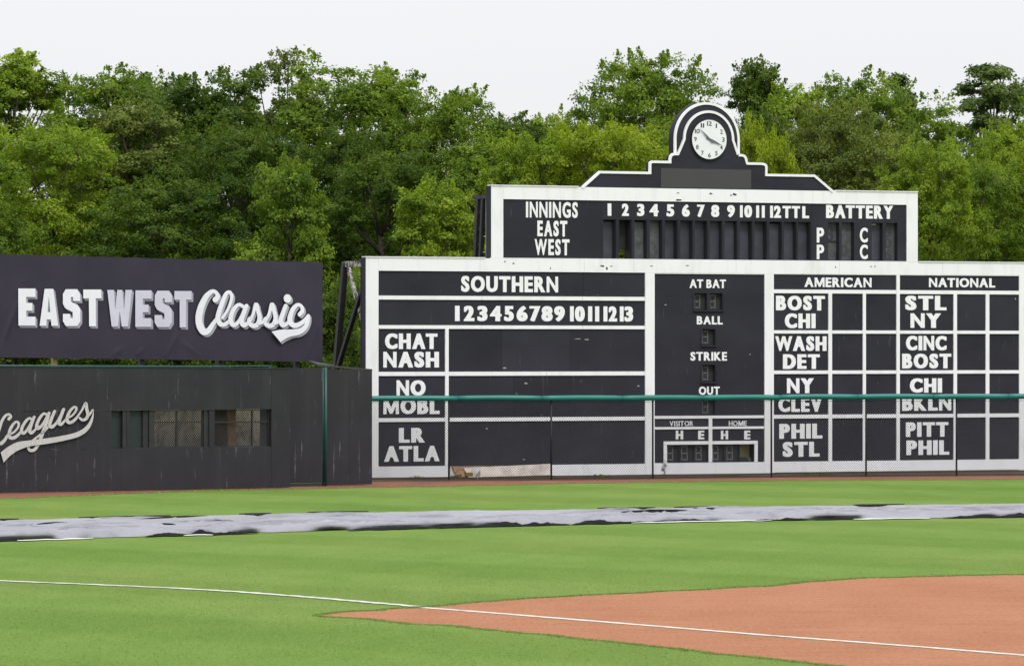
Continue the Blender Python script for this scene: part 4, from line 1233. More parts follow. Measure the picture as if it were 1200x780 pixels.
for a, b_ in ((25, 78), (78, 131)):
    wsheet(a, b_, zw0, zw1, zw0, zw1, .012, .055, 'shutter')
wsheet(318, 340, .02, wtop(318), .02, wtop(340), -.004, .05)
# returns around the window opening
uo0, uo1 = WP.u(131), WP.u(318)
MB().box(uo0, uo1, .051, .22, zw1 + .006, zw1 + .03).build('window_head', M['steel_black'], wl)
MB().box(uo0, uo1, .051, .22, zw0 - .03, zw0 - .006).build('window_sill', M['wall'], wl)
MB().box(uo1, uo1 + .02, .051, .22, zw0, zw1).build('window_jamb', M['steel_black'], wl)
MB().box(uo0 - .02, uo0, .056, .22, zw0, zw1).build('window_jamb', M['steel_black'], wl)
for a, b_, mt, y0 in ((144.8, 149.2, 'steel_black', .04), (149.4, 152.6, 'wall', .03), (169.5, 175.5, 'slot', .08), (176, 181.8, 'steel_black', .05), (240.2, 245.5, 'steel_black', .06), (245.6, 252, 'wall', .02)):
    MB().box(WP.u(a), WP.u(b_), y0, y0 + .12, zw0 + .001, zw1 - .001).build('window_post', M[mt], wl)
for a, b_ in ((131.5, 144.6), (152.8, 169.3)):
    MB().box(WP.u(a), WP.u(b_), .14, .16, zw0 + .001, zw1 - .001).build('window_shutter', M['teal_dark'], wl)
def winframe(x0, x1, bars, zbar=494.3):
    fr_ = MB()
    ua, ub = WP.u(x0), WP.u(x1)
    zb = WP.z((x0 + x1) / 2, zbar)
    for a, b_, c_, d in ((ua, ub, zw0, zw0 + .03), (ua, ub, zw1 - .03, zw1), (ua, ua + .03, zw0 + .03, zw1 - .03), (ub - .03, ub, zw0 + .03, zw1 - .03)):
        fr_.box(a, b_, .09, .13, c_ + .002, d - .002)
    f_ = fr_.build('window_frame', M['steel_black'], wl)
    for x in bars:
        u_ = WP.u(x); MB().box(u_ - .025, u_ + .025, .085, .125, zw0 + .034, zw1 - .034).build('glazing_bar', M['steel_black'], f_)
    MB().box(ua + .032, ub - .032, .092, .12, zb - .018, zb + .018).build('glazing_bar', M['steel_black'], f_)
    # wire mesh in the opening
    V = []; Q = []
    p_ = .075; w_ = ub - ua; h_ = zw1 - zw0 - .06; r = .0075
    k = -int(h_ / p_)
    while k * p_ < w_:
        s0 = k * p_
        sa = max(0, s0); za = sa - s0; se = min(w_, s0 + h_); ze = se - s0
        for sg in (0, 1):
            A = (ua + sa, (za if sg == 0 else h_ - za)); B = (ua + se, (ze if sg == 0 else h_ - ze))
            b0 = len(V)
            for (x, z) in (A, B):
                V.extend([(x - r, .14, z + zw0 + .03 - r), (x + r, .14, z + zw0 + .03 - r), (x, .146, z + zw0 + .03 + r)])
            Q.extend([(b0, b0 + 1, b0 + 4, b0 + 3), (b0 + 1, b0 + 2, b0 + 5, b0 + 4), (b0 + 2, b0, b0 + 3, b0 + 5)])
        k += 1
    o_ = np_mesh('wire_mesh', np.array(V), np.array(Q), M['wire'], f_); o_['kind'] = 'stuff'
winframe(182, 240, [209.5])
winframe(252.3, 317.6, [298])
# cap strip and posts behind
for a, b_ in ((-260, -120), (-120, 20), (20, 160), (160, 250), (250, 340)):
    za, zb = wtop(a), wtop(b_)
    ua, ub = WP.u(a) + .003, WP.u(b_) - .003
    MB().add([(ua, -.02, za + .002), (ub, -.02, zb + .002), (ub, .07, zb + .002), (ua, .07, za + .002), (ua, -.02, za + .017), (ub, -.02, zb + .017), (ub, .07, zb + .017), (ua, .07, za + .017)],
             [(0, 3, 2, 1), (4, 5, 6, 7), (0, 1, 5, 4), (1, 2, 6, 5), (2, 3, 7, 6), (3, 0, 4, 7)]).build('capping', M['green_pipe'], wl)
for px in (-200, -100, 0, 100, 330):
    MB().box(WP.u(px) - .05, WP.u(px) + .05, .057, .16, 0, 3.3).build('stud', M['steel_black'], wl)
# script on the wall, traced from its own strokes
class Script:
    def __init__(s, plane, ox, oy, sc_, parent, y0, disp=None):
        s.p, s.ox, s.oy, s.sc, s.par, s.y, s.k, s.disp = plane, ox, oy, sc_, parent, y0, 0, disp
        s.mb = MB()
    def P(s, q): return s.p.uz(s.ox + q[0] / s.sc, s.oy + q[1] / s.sc)
    def yv(s, u, z): return s.y - s.k * .0016 - (s.disp(u, z) if s.disp else 0)
    def stroke(s, pts, w_, shift=(0, 0)):
        """pts in crop pixels, w_ width(s) in crop pixels"""
        ws = w_ if isinstance(w_, (list, tuple)) else [w_] * len(pts)
        C = catmull([(p[0] + shift[0], p[1] + shift[1], ww) for p, ww in zip(pts, ws)], 7)
        n_ = len(C); vs = []; fs = []
        for i, c_ in enumerate(C):
            a = C[max(0, i - 1)]; b_ = C[min(n_ - 1, i + 1)]
            dx, dy = b_[0] - a[0], b_[1] - a[1]; l_ = math.hypot(dx, dy) or 1; nx, ny = -dy / l_, dx / l_
            for sg in (1, -1):
                u_, z = s.P((c_[0] + sg * nx * c_[2] / 2, c_[1] + sg * ny * c_[2] / 2)); vs.append((u_, s.yv(u_, z), z))
            if i: fs.append((2 * i - 2, 2 * i, 2 * i + 1, 2 * i - 1))
        s.mb.add(vs, fs); s.k += 1
        for c_ in (C[0], C[-1]):
            s.disc(c_[0], c_[1], c_[2] / 2, c_[2] / 2)
    def disc(s, x, y, rx, ry, shift=(0, 0)):
        vs = []
        for k in range(14):
            u_, z = s.P((x + shift[0] + rx * math.cos(2 * math.pi * k / 14), y + shift[1] + ry * math.sin(2 * math.pi * k / 14))); vs.append((u_, s.yv(u_, z), z))
        s.mb.add(vs, [tuple(range(13, -1, -1))]); s.k += 1
    def poly(s, pts, shift=(0, 0)):
        vs = []
        for q in pts:
            u_, z = s.P((q[0] + shift[0], q[1] + shift[1])); vs.append((u_, s.yv(u_, z), z))
        s.mb.add(vs, [tuple(range(len(vs)))]); s.k += 1
    def band(s, top, bot, shift=(0, 0)):
        """quad strip between two rails with the same number of points"""
        vs = []
        for a, b_ in zip(catmull(top, 5), catmull(bot, 5)):
            for q in (a, b_):
                u_, z = s.P((q[0] + shift[0], q[1] + shift[1])); vs.append((u_, s.yv(u_, z), z))
        s.mb.add(vs, [(2 * i, 2 * i + 1, 2 * i + 3, 2 * i + 2) for i in range(len(vs) // 2 - 1)]); s.k += 1
    def build(s, mat, label): 
        o_ = s.mb.build('lettering', M[mat], s.par); o_['label'] = label; return o_
ls = Script(WP, 0, 450, 7.09, wl, -.010)
ls.stroke([(72, 288), (88, 268), (72, 250), (42, 262), (14, 306), (-8, 372), (-28, 440), (-20, 486), (8, 490), (38, 462), (60, 425)], [26, 24, 20, 22, 24, 25, 26, 26, 30, 26, 22])
ls.stroke([(66, 418), (112, 398), (148, 356), (152, 322), (130, 312), (98, 345), (76, 395), (80, 440), (112, 444), (148, 420), (176, 388)], [18, 16, 18, 20, 20, 24, 26, 28, 28, 24, 20])
ls.stroke([(262, 290), (236, 284), (204, 316), (178, 368), (182, 402), (206, 398), (238, 352), (272, 284)], [20, 22, 24, 26, 28, 24, 20, 20])
ls.stroke([(280, 272), (258, 330), (242, 382), (256, 404), (286, 380), (312, 346)], [24, 26, 28, 26, 20, 18])
ls.stroke([(382, 250), (356, 246), (322, 286), (300, 340), (306, 366), (334, 352), (364, 308), (392, 252)], [20, 22, 24, 26, 28, 24, 20, 20])
ls.stroke([(402, 238), (380, 320), (350, 400), (322, 476), (286, 538), (246, 548), (230, 520), (252, 480), (306, 436), (360, 392), (408, 338)], [24, 26, 28, 28, 26, 26, 22, 18, 18, 18, 18])
ls.stroke([(448, 224), (422, 284), (406, 338), (424, 354), (458, 326), (492, 270), (516, 212)], [24, 26, 28, 28, 22, 20, 20])
ls.stroke([(522, 208), (500, 264), (482, 318), (498, 332), (528, 306), (556, 270)], [24, 26, 28, 26, 20, 18])
ls.stroke([(548, 280), (588, 262), (620, 224), (626, 196), (606, 190), (574, 222), (552, 272), (556, 312), (586, 314), (622, 286), (650, 248)], [18, 16, 18, 20, 20, 24, 26, 28, 26, 22, 18])
ls.stroke([(640, 262), (672, 214), (704, 156), (712, 208), (722, 250), (706, 286), (676, 296), (652, 278)], [16, 18, 22, 26, 28, 26, 22, 18])
ls.stroke([(716, 268), (740, 244), (760, 212)], [22, 18, 14])
ls.band([(766, 206), (752, 268), (708, 344), (628, 396), (500, 428), (360, 450), (228, 466), (134, 480), (54, 520), (-4, 566)],
        [(768, 214), (764, 290), (728, 372), (650, 432), (510, 470), (366, 496), (240, 514), (142, 548), (72, 596), (20, 650)])
ls.build('wall_script', 'faded white script lettering reading Leagues with an underline swash')

# concrete store wall and brown post seen through the windows
o = MB().box(WP.u(100), WP.u(336), 1.3, 1.5, 0, 2.9).build('store_wall', M['concrete'])
o.location = (WP.X0, WP.Y0, 0); o.rotation_euler = (0, 0, WP.th)
tag(o, 'stained concrete wall seen through the window strip of the outfield wall', 'wall')
o = MB().box(WP.u(268) + .28, WP.u(277) + .28, .42, .62, 0, 2.7).build('brown_post', M['brown_post'])
o.location = (WP.X0, WP.Y0, 0); o.rotation_euler = (0, 0, WP.th)
tag(o, 'orange brown timber post behind the rightmost wall window', 'post')
o = MB().box(WP.u(253) + .32, WP.u(267) + .32, .5, .56, 0, 2.4).build('brown_board', M['timber'])
o.location = (WP.X0, WP.Y0, 0); o.rotation_euler = (0, 0, WP.th)
tag(o, 'dark brown board beside the timber post behind the wall window', 'board')
# gate and end panel
gt = GP.root('wall_gate'); tag(gt, 'narrow charcoal gate panel set back between the long wall and the green post', 'gate')
zg = 3.345
MB().box(GP.u(338.5), GP.u(378) - .004, 0, .05, .10, zg).build('panel', M['wall'], gt)
MB().box(GP.u(338.5), GP.u(378) - .004, .01, .045, .0, .09).build('foot_board', M['steel_black'], gt)
pg = empty('green_post', ((380.6 - 600) / F * 149.7, 149.7, 0)); tag(pg, 'tall teal green double pipe post between the gate and the end panel', 'post')
MB().tube([(-.045, 0, 0), (-.045, 0, 3.33)], .028, 10).build('pipe', M['green_pipe'], pg, True)
MB().tube([(.028, -.03, 0), (.028, -.03, 3.36)], .04, 10).build('pipe', M['green_pipe'], pg, True)
rp = RP.root('end_wall'); tag(rp, 'charcoal end panel of the outfield wall right of the green post', 'wall')
MB().box(RP.u(383.2), RP.u(410), 0, .05, .03, 3.30).build('panel', M['wall'], rp)
MB().box(RP.u(410) + .005, RP.u(436), 0, .05, .03, 3.30).build('panel', M['wall'], rp)
MB().box(RP.u(435) + .03, RP.u(436) + .0, .051, 5.5, .03, 3.28).build('return_panel', M['wall'], rp)
MB().box(RP.u(383.2), RP.u(436) , .051, .12, 3.0, 3.2).build('rail', M['steel_black'], rp)

# low felt roof behind the wall's end and green pipe rails
o = MB().add([(0, 0, 3.45), (1.55, .8, 3.30), (.9, 3.6, 3.30), (-.4, 2.4, 3.56), (0, 0, 3.40), (1.55, .8, 3.25), (.9, 3.6, 3.25), (-.4, 2.4, 3.51)],
             [(0, 1, 2, 3), (7, 6, 5, 4), (0, 4, 5, 1), (1, 5, 6, 2), (2, 6, 7, 3), (3, 7, 4, 0)]).build('shed_roof', M['roofing'])
o.location = ((372 - 600) / F * 151.5, 151.5, 0); tag(o, 'low dark felt roof behind the end panel left of the scoreboard', 'roof')
pr = empty('pipe_rail', (WP.X0, WP.Y0, 0), WP.th); tag(pr, 'thin green pipe rail running just above the outfield wall under the banner', 'rail')
MB().tube([(WP.u(-200), .9, 3.455), (WP.u(250), .9, 3.39), (WP.u(340), .9, 3.40)], .022, 8).build('pipe', M['green_pipe'], pr, True)
for px in (-150, 30, 150, 268, 338):
    MB().tube([(WP.u(px), .9, 0), (WP.u(px), .9, 3.38)], .03, 8).build('post', M['green_pipe'], pr, True)

# ================================================================== BANNER
bn = NP_.root('banner_sign')
tag(bn, 'large dark purple cloth banner sign with white EAST WEST Classic lettering above the wall', 'banner')
bu0, bu1 = NP_.u(-75), NP_.u(378)
zt0, zt1 = NP_.z(0, 297.5), NP_.z(378, 307.0); zb0_, zb1_ = NP_.z(0, 418.5), NP_.z(378, 424.0)
u00 = NP_.u(0)
def btop(u): return zt0 + (zt1 - zt0) * (u - u00) / (bu1 - u00)
def bbot(u): return zb0_ + (zb1_ - zb0_) * (u - u00) / (bu1 - u00)
creases = [(6, 395, 22, 350, 1.0, .35), (0, 418, 12, 372, .8, .3), (208, 300, 204, 345, .7, .25), (208, 380, 204, 418, .9, .35), (196, 415, 207, 392, 1.0, .4), (360, 418, 372, 380, .8, .3), (318, 335, 322, 300, .6, .25),
           (132, 416, 142, 408, 1.0, .4), (160, 417, 168, 408, .8, .3), (235, 418, 210, 398, .5, .3), (372, 300, 374, 420, .9, .3), (335, 300, 338, 420, .4, .25), (85, 300, 88, 420, .3, .3)]
crs = [(*NP_.uz(a, b_), *NP_.uz(c_, d), s_, w_) for a, b_, c_, d, s_, w_ in creases]
def bdisp(u, z):
    v = .022 * mnoise.noise(Vector((u * .7, z * .8, 5))) + .008 * mnoise.noise(Vector((u * 3.5, z * 1.2, 8)))
    for x0, z0, x1, z1, s_, w_ in crs:
        dx, dz = x1 - x0, z1 - z0; L2 = dx * dx + dz * dz
        t_ = max(0, min(1, ((u - x0) * dx + (z - z0) * dz) / L2))
        qx, qz = x0 + dx * t_, z0 + dz * t_
        dd = math.hypot(u - qx, z - qz)
        sgn = ((u - qx) * dz - (z - qz) * dx)
        env = math.sin(math.pi * (0.12 + .76 * t_))
        v += s_ * .020 * math.exp(-(dd / (w_ * .22)) ** 2) * env
    lo = (z - bbot(u)) / 3.0
    v += .02 * math.exp(-lo * 9) * mnoise.noise(Vector((u * 2.3, 2, 2)))
    return v
nu, nz_ = 420, 80
V = []
for i in range(nu + 1):
    u = bu0 + (bu1 - bu0) * i / nu
    for j in range(nz_ + 1):
        f_ = j / nz_; z = bbot(u) * (1 - f_) + btop(u) * f_ - (.015 * abs(math.sin(u * 2.9)) if j == nz_ else 0)
        V.append((u, -bdisp(u, z), z))
Q = [(i * (nz_ + 1) + j, (i + 1) * (nz_ + 1) + j, (i + 1) * (nz_ + 1) + j + 1, i * (nz_ + 1) + j + 1) for i in range(nu) for j in range(nz_)]
np_mesh('banner_cloth', np.array(V), np.array(Q), M['banner'], bn, smooth=True)
MB().add([(bu0, .03, bbot(bu0) + .05), (bu1 - .01, .03, bbot(bu1) + .05), (bu1 - .01, .16, bbot(bu1) + .05), (bu0, .16, bbot(bu0) + .05), (bu0, .03, btop(bu0) - .05), (bu1 - .01, .03, btop(bu1) - .05), (bu1 - .01, .16, btop(bu1) - .05), (bu0, .16, btop(bu0) - .05)],
         [(0, 3, 2, 1), (4, 5, 6, 7), (0, 1, 5, 4), (1, 2, 6, 5), (2, 3, 7, 6), (3, 0, 4, 7)]).build('backing_frame', M['steel_black'], bn)
for px in (-60, 68, 170, 262, 352):
    u = NP_.u(px); MB().box(u - .07, u + .07, .17, .31, 0, btop(u) - .1).build('post', M['ochre' if px == 68 else 'steel_black'], bn)
# block letters: unit glyphs with chamfered corners (x 0..1, y 0..1 upward)
def g_E(): return [(0, 0), (1, 0), (1, .24), (.46, .24), (.46, .40), (.82, .40), (.82, .61), (.46, .61), (.46, .77), (1, .77), (1, 1), (0, 1)]
def g_T(): return [(.31, 0), (.69, 0), (.69, .76), (1, .76), (1, 1), (0, 1), (0, .76), (.31, .76)]
def g_S(): return [(.16, 0), (.82, 0), (1, .13), (1, .46), (.84, .58), (.46, .66), (.46, .79), (.58, .79), (.58, .68), (1, .68), (1, .87), (.84, 1), (.16, 1), (0, .87), (0, .60), (.14, .48), (.56, .38), (.56, .22), (.42, .22), (.42, .33), (0, .33), (0, .13)]
def g_W(): return [(.17, 0), (.42, 0), (.5, .42), (.58, 0), (.83, 0), (1, 1), (.73, 1), (.68, .46), (.60, 1), (.40, 1), (.32, .46), (.27, 1), (0, 1)]
def g_A(): return None
def letter(ch_, x0, x1, yt, yb, sc_, shift=(0, 0)):
    f_ = lambda q: (x0 + q[0] * (x1 - x0) + shift[0], yb + (yt - yb) * q[1] + shift[1])
    if ch_ == 'A':
        for pl in ([(0, 0), (.36, 0), (.40, .20), (.62, .20), (.66, 0), (1, 0), (.74, 1), (.27, 1)],):
            # body split in convex bits round the counter
            sc_.poly([f_(q) for q in [(0, 0), (.36, 0), (.50, .78), (.50, 1), (.27, 1)]]); sc_.poly([f_(q) for q in [(.50, 1), (.50, .78), (.64, 0), (1, 0), (.74, 1)]])
            sc_.poly([f_(q) for q in [(.34, .17), (.66, .17), (.62, .37), (.38, .37)]])
    else:
        sc_.poly([f_(q) for q in {'E': g_E, 'T': g_T, 'S': g_S, 'W': g_W}[ch_]()])
LT = [('E', 80, 158, 0), ('A', 177, 263, 0), ('S', 285, 364, 0), ('T', 378, 460, 0), ('W', 487, 600, 1), ('E', 615, 688, 1), ('S', 703, 782, 1), ('T', 793, 872, 1)]
for grp in (0, 1):
    sh = Script(NP_, 0, 280, 3.9, bn, -.012, bdisp); fc = Script(NP_, 0, 280, 3.9, bn, -.045, bdisp)
    for ch_, x0, x1, g_ in LT:
        if g_ != grp: continue
        k = (x0 - 80) / 800
        yt, yb = 226 + 13 * k, 395 + 9 * k
        for st in range(5, 0, -1):
            letter(ch_, x0, x1, yt, yb, sh, (2.2 * st, 2.0 * st)); sh.k = 0 + (5 - st) * 3
        sh.k = 0
        letter(ch_, x0, x1, yt, yb, fc); fc.k = 0
    sh.build('print_grey' if grp == 0 else 'print_grey', 'grey block shadow of the word ' + ('EAST', 'WEST')[grp])
    fc.build(('print_white', 'print_lilac')[grp], ('white block letters EAST', 'pale lilac block letters WEST')[grp])
# the script word
def classic(S, shift):
    S.stroke([(236, 232), (256, 204), (240, 168), (204, 162), (154, 206), (112, 290), (92, 380), (98, 456), (132, 512), (172, 506), (212, 450), (250, 396)], [50, 40, 32, 38, 48, 56, 60, 60, 60, 48, 38, 30], shift)
    S.stroke([(296, 392), (334, 334), (366, 262), (378, 204), (362, 168), (330, 180), (300, 246), (270, 330), (256, 398), (278, 446), (320, 448), (364, 408)], [24, 24, 26, 28, 30, 34, 38, 42, 42, 40, 36, 28], shift)
    S.stroke([(482, 296), (442, 276), (402, 306), (372, 370), (368, 424), (394, 456), (432, 430), (466, 372), (494, 300)], [28, 30, 34, 40, 42, 38, 32, 28, 28], shift)
    S.stroke([(506, 286), (482, 350), (462, 416), (480, 456), (520, 436), (552, 396)], [34, 38, 42, 40, 32, 26], shift)
    for dx in (0, 140):
        S.stroke([(530 + dx, 424), (562 + dx, 360), (588 + dx, 272), (606 + dx, 330), (620 + dx, 392), (604 + dx, 446), (566 + dx, 462), (530 + dx, 440), (524 + dx, 404), (548 + dx, 384)], [26, 26, 34, 34, 38, 40, 40, 34, 24, 20], shift)
    S.stroke([(616, 440), (644, 430), (668, 410)], 30, shift)
    S.stroke([(756, 440), (786, 424), (804, 396)], 28, shift)
    S.stroke([(846, 286), (822, 352), (804, 416), (822, 456), (860, 440), (892, 400)], [34, 38, 42, 40, 32, 26], shift)
    S.disc(862, 222, 34, 38, shift)
    S.stroke([(968, 362), (992, 330), (984, 290), (950, 278), (912, 312), (886, 372), (884, 428), (916, 458), (962, 450), (1010, 414), (1044, 372)], [36, 34, 28, 32, 38, 42, 44, 44, 40, 34, 26], shift)
    S.band([(1030, 362), (1022, 408), (1002, 456), (960, 486), (880, 494), (800, 496), (722, 512)],
           [(1056, 372), (1052, 430), (1024, 494), (968, 538), (890, 556), (838, 580), (800, 606)], shift)
s1 = Script(NP_, 220, 320, 7.5, bn, -.012, bdisp)
for st in (3, 2, 1):
    s1.k = 0; s1.y = -.012 - .001 * (3 - st); 
    classic(s1, (7 * st, 5.5 * st)); 
s1.build('print_grey2', 'grey drop shadow of the script word')
s2 = Script(NP_, 220, 320, 7.5, bn, -.058, bdisp)
classic(s2, (0, 0)); s2.build('print_white', 'white script lettering reading Classic with a tail swash')

# ================================================================== TREES
def tree_meshes(seed, wdt, hgt, lobes, leaves, leaf, base=.12, airy=0.0, lobe_r=(.16, .27), top_heavy=0.0):
    """crown and limb geometry for a tree of width wdt and height hgt (metres)"""
    rg = np.random.default_rng(seed); rd = random.Random(seed)
    L_ = []; tones = []
    tries = 0
    while len(L_) < lobes and tries < 6000:
        tries += 1
        zf = rg.uniform(0, 1)
        prof_ = math.sin(math.pi * min(1, (0.10 + .84 * zf)) ) ** .55 if top_heavy == 0 else (0.25 + .75 * zf ** 1.5) * (1 if zf < .93 else .7)
        ang = rg.uniform(0, 2 * math.pi); rr = prof_ * (rg.uniform(.15, 1) ** .5) * wdt / 2
        r = rg.uniform(*lobe_r) * wdt * (1.0 - .25 * zf)
        x, y = rr * .86 * math.cos(ang), rr * .86 * math.sin(ang)
        z = hgt * (base + (1 - base) * zf) 
        z = min(z, hgt - r * .75)
        mind = .62 if not airy else .62 + airy
        if all((x - q[0]) ** 2 + (y - q[1]) ** 2 + ((z - q[2]) * .8) ** 2 > (mind * (r + q[3]) * .62) ** 2 for q in L_):
            L_.append((x, y, z, r))
    per = max(20, int(leaves / max(1, len(L_))))
    out_ = []
    for (x, y, z, r) in L_:
        npf = max(8, int(26 * (r / (wdt * .2)) ** 2))
        d = rg.normal(size=(npf, 3)); d[:, 2] += .25; d /= np.linalg.norm(d, axis=1)[:, None]
        bump = 1 + .42 * np.array([mnoise.noise(Vector((q[0] * 2.3 + x, q[1] * 2.3 + y, q[2] * 2.3 + z))) for q in d])
        rad = r * rg.uniform(.55, 1.08, npf) * bump
        pc = d * rad[:, None] * np.array([1.06, 1.06, .80]) + np.array([x, y, z])
        m_ = max(8, per // npf)
        pr_ = rg.uniform(.22, .42, npf) * (.75 + .35 * r)
        # sprays: leaves in flattened tufts, tilted outward and drooping at the rim
        dd = rg.normal(size=(npf, m_, 3)); dd /= np.linalg.norm(dd, axis=2)[:, :, None]
        rr_ = rg.random((npf, m_, 1)) ** .5
        off = dd * rr_ * pr_[:, None, None] * np.array([1.25, 1.25, .62])
        off[:, :, 2] -= .22 * (off[:, :, 0] ** 2 + off[:, :, 1] ** 2) / pr_[:, None]
        c = (pc[:, None, :] + off).reshape(-1, 3)
        nrm = (d[:, None, :] * .55 + dd * .35 + rg.normal(size=(npf, m_, 3)) * .42)
        nrm[:, :, 2] += .55
        nrm = nrm.reshape(-1, 3); nrm /= np.linalg.norm(nrm, axis=1)[:, None]
        n_ = len(c)
        lobe_t = rg.uniform(-.22, .22)
        tones.append(np.repeat(np.clip(rg.random(npf) * .75 + .12 + lobe_t, 0, 1), m_ * 4))
        a = np.cross(nrm, rg.normal(size=(n_, 3))); a /= np.linalg.norm(a, axis=1)[:, None] + 1e-9
        b_ = np.cross(nrm, a)
        s_ = leaf * rg.uniform(.6, 1.35, n_)[:, None]
        out_.append(np.stack([c - a * s_ * .5, c + b_ * s_ * .34 - nrm * s_ * .10, c + a * s_ * .5, c - b_ * s_ * .34 - nrm * s_ * .10], 1).reshape(-1, 3))
    # young shoots standing out of the crown
    for (x, y, z, r) in L_:
        if z < hgt * .35 or top_heavy: continue
        for _ in range(3):
            dr = np.array([rg.normal(0, .6), rg.normal(0, .6), rg.uniform(.5, 1.2)]); dr /= np.linalg.norm(dr)
            b0 = np.array([x, y, z]) + dr * r * .75; ln = rg.uniform(.3, .7) * (.6 + .4 * r); m_ = int(130 * ln) + 12
            tt = rg.random((m_, 1)); c = b0 + dr * tt * ln + rg.normal(size=(m_, 3)) * (.15 * (1.1 - tt))
            nrm = rg.normal(size=(m_, 3)); nrm[:, 2] += .5; nrm /= np.linalg.norm(nrm, axis=1)[:, None]
            a = np.cross(nrm, rg.normal(size=(m_, 3))); a /= np.linalg.norm(a, axis=1)[:, None] + 1e-9
            b_ = np.cross(nrm, a); s_ = leaf * rg.uniform(.6, 1.2, m_)[:, None]
            out_.append(np.stack([c - a * s_ * .5, c + b_ * s_ * .34, c + a * s_ * .5, c - b_ * s_ * .34], 1).reshape(-1, 3))
            tones.append(np.full(m_ * 4, rg.uniform(.5, .95)))
    V = np.concatenate(out_)
    me = bpy.data.meshes.new('crown')
    nf = len(V) // 4
    me.vertices.add(len(V)); me.vertices.foreach_set('co', V.astype(np.float32).ravel())
    me.loops.add(nf * 4); me.loops.foreach_set('vertex_index', np.arange(nf * 4, dtype=np.int32))
    me.polygons.add(nf); me.polygons.foreach_set('loop_start', np.arange(0, nf * 4, 4, dtype=np.int32))
    me.update(calc_edges=True)
    ta = me.attributes.new('tuft', 'FLOAT', 'POINT'); ta.data.foreach_set('value', np.concatenate(tones).astype(np.float32))
    me.materials.append(LEAF['mid'])
    # trunk and limbs
    mb = MB(); tr_top = hgt * .72
    sway = [(0, 0, 0)] + [(rd.uniform(-.2, .2) * k * .3, rd.uniform(-.2, .2) * k * .3, tr_top * k / 5) for k in range(1, 6)]
    tr_r = .016 * hgt + .02
    mb.tube(sway, [tr_r * (1 - .13 * k) for k in range(6)], 8)
    for (x, y, z, r) in L_:
        z0 = max(hgt * .08, min(z - r * .6 - (x * x + y * y) ** .5 * .7, tr_top * .96)); k = z0 / tr_top * 5; i = int(min(4, k)); f_ = k - i
        p0 = Vector(sway[i]).lerp(Vector(sway[i + 1]), f_); p2 = Vector((x, y, z))
        p1 = p0.lerp(p2, .55) + Vector((rd.uniform(-.2, .2), rd.uniform(-.2, .2), rd.uniform(-.1, .35)))
        r0 = tr_r * .36 * (1 - .5 * z0 / hgt)
        mb.tube([p0, p1, p2], [r0, r0 * .6, r0 * .25], 5)
        for _ in range(3 if airy else 2):
            q = p2 + Vector((rd.uniform(-1, 1), rd.uniform(-1, 1), rd.uniform(-.3, 1))) * r * .75
            mb.tube([p1.lerp(p2, .6), q], [r0 * .3, r0 * .1], 4)
    tm = bpy.data.meshes.new('trunk'); tm.from_pydata(mb.v, [], mb.f); tm.update(); tm.materials.append(M['bark'])
    tm.polygons.foreach_set('use_smooth', [True] * len(tm.polygons))
    return me, tm, wdt, hgt
KINDS_ = {
    'broad':  [tree_meshes(11, 8.5, 14, 46, 92000, .135), tree_meshes(12, 8.0, 14, 50, 88000, .13), tree_meshes(13, 8.5, 14, 56, 92000, .135)],
    'tall':   [tree_meshes(21, 5.6, 15, 42, 62000, .135, lobe_r=(.17, .27)), tree_meshes(22, 5.2, 15, 42, 60000, .13, lobe_r=(.17, .27))],
    'airy':   [tree_meshes(31, 6.5, 15.5, 64, 52000, .145, airy=.04, lobe_r=(.09, .18)), tree_meshes(32, 6.0, 15.5, 60, 40000, .14, airy=.08, lobe_r=(.08, .15))],
    'sprout': [tree_meshes(41, 4.2, 9, 28, 36000, .125, base=.1, lobe_r=(.17, .28))],
    'umbrella': [tree_meshes(51, 3.6, 16, 22, 11000, .15, base=.60, airy=.26, lobe_r=(.11, .19), top_heavy=1)],
}
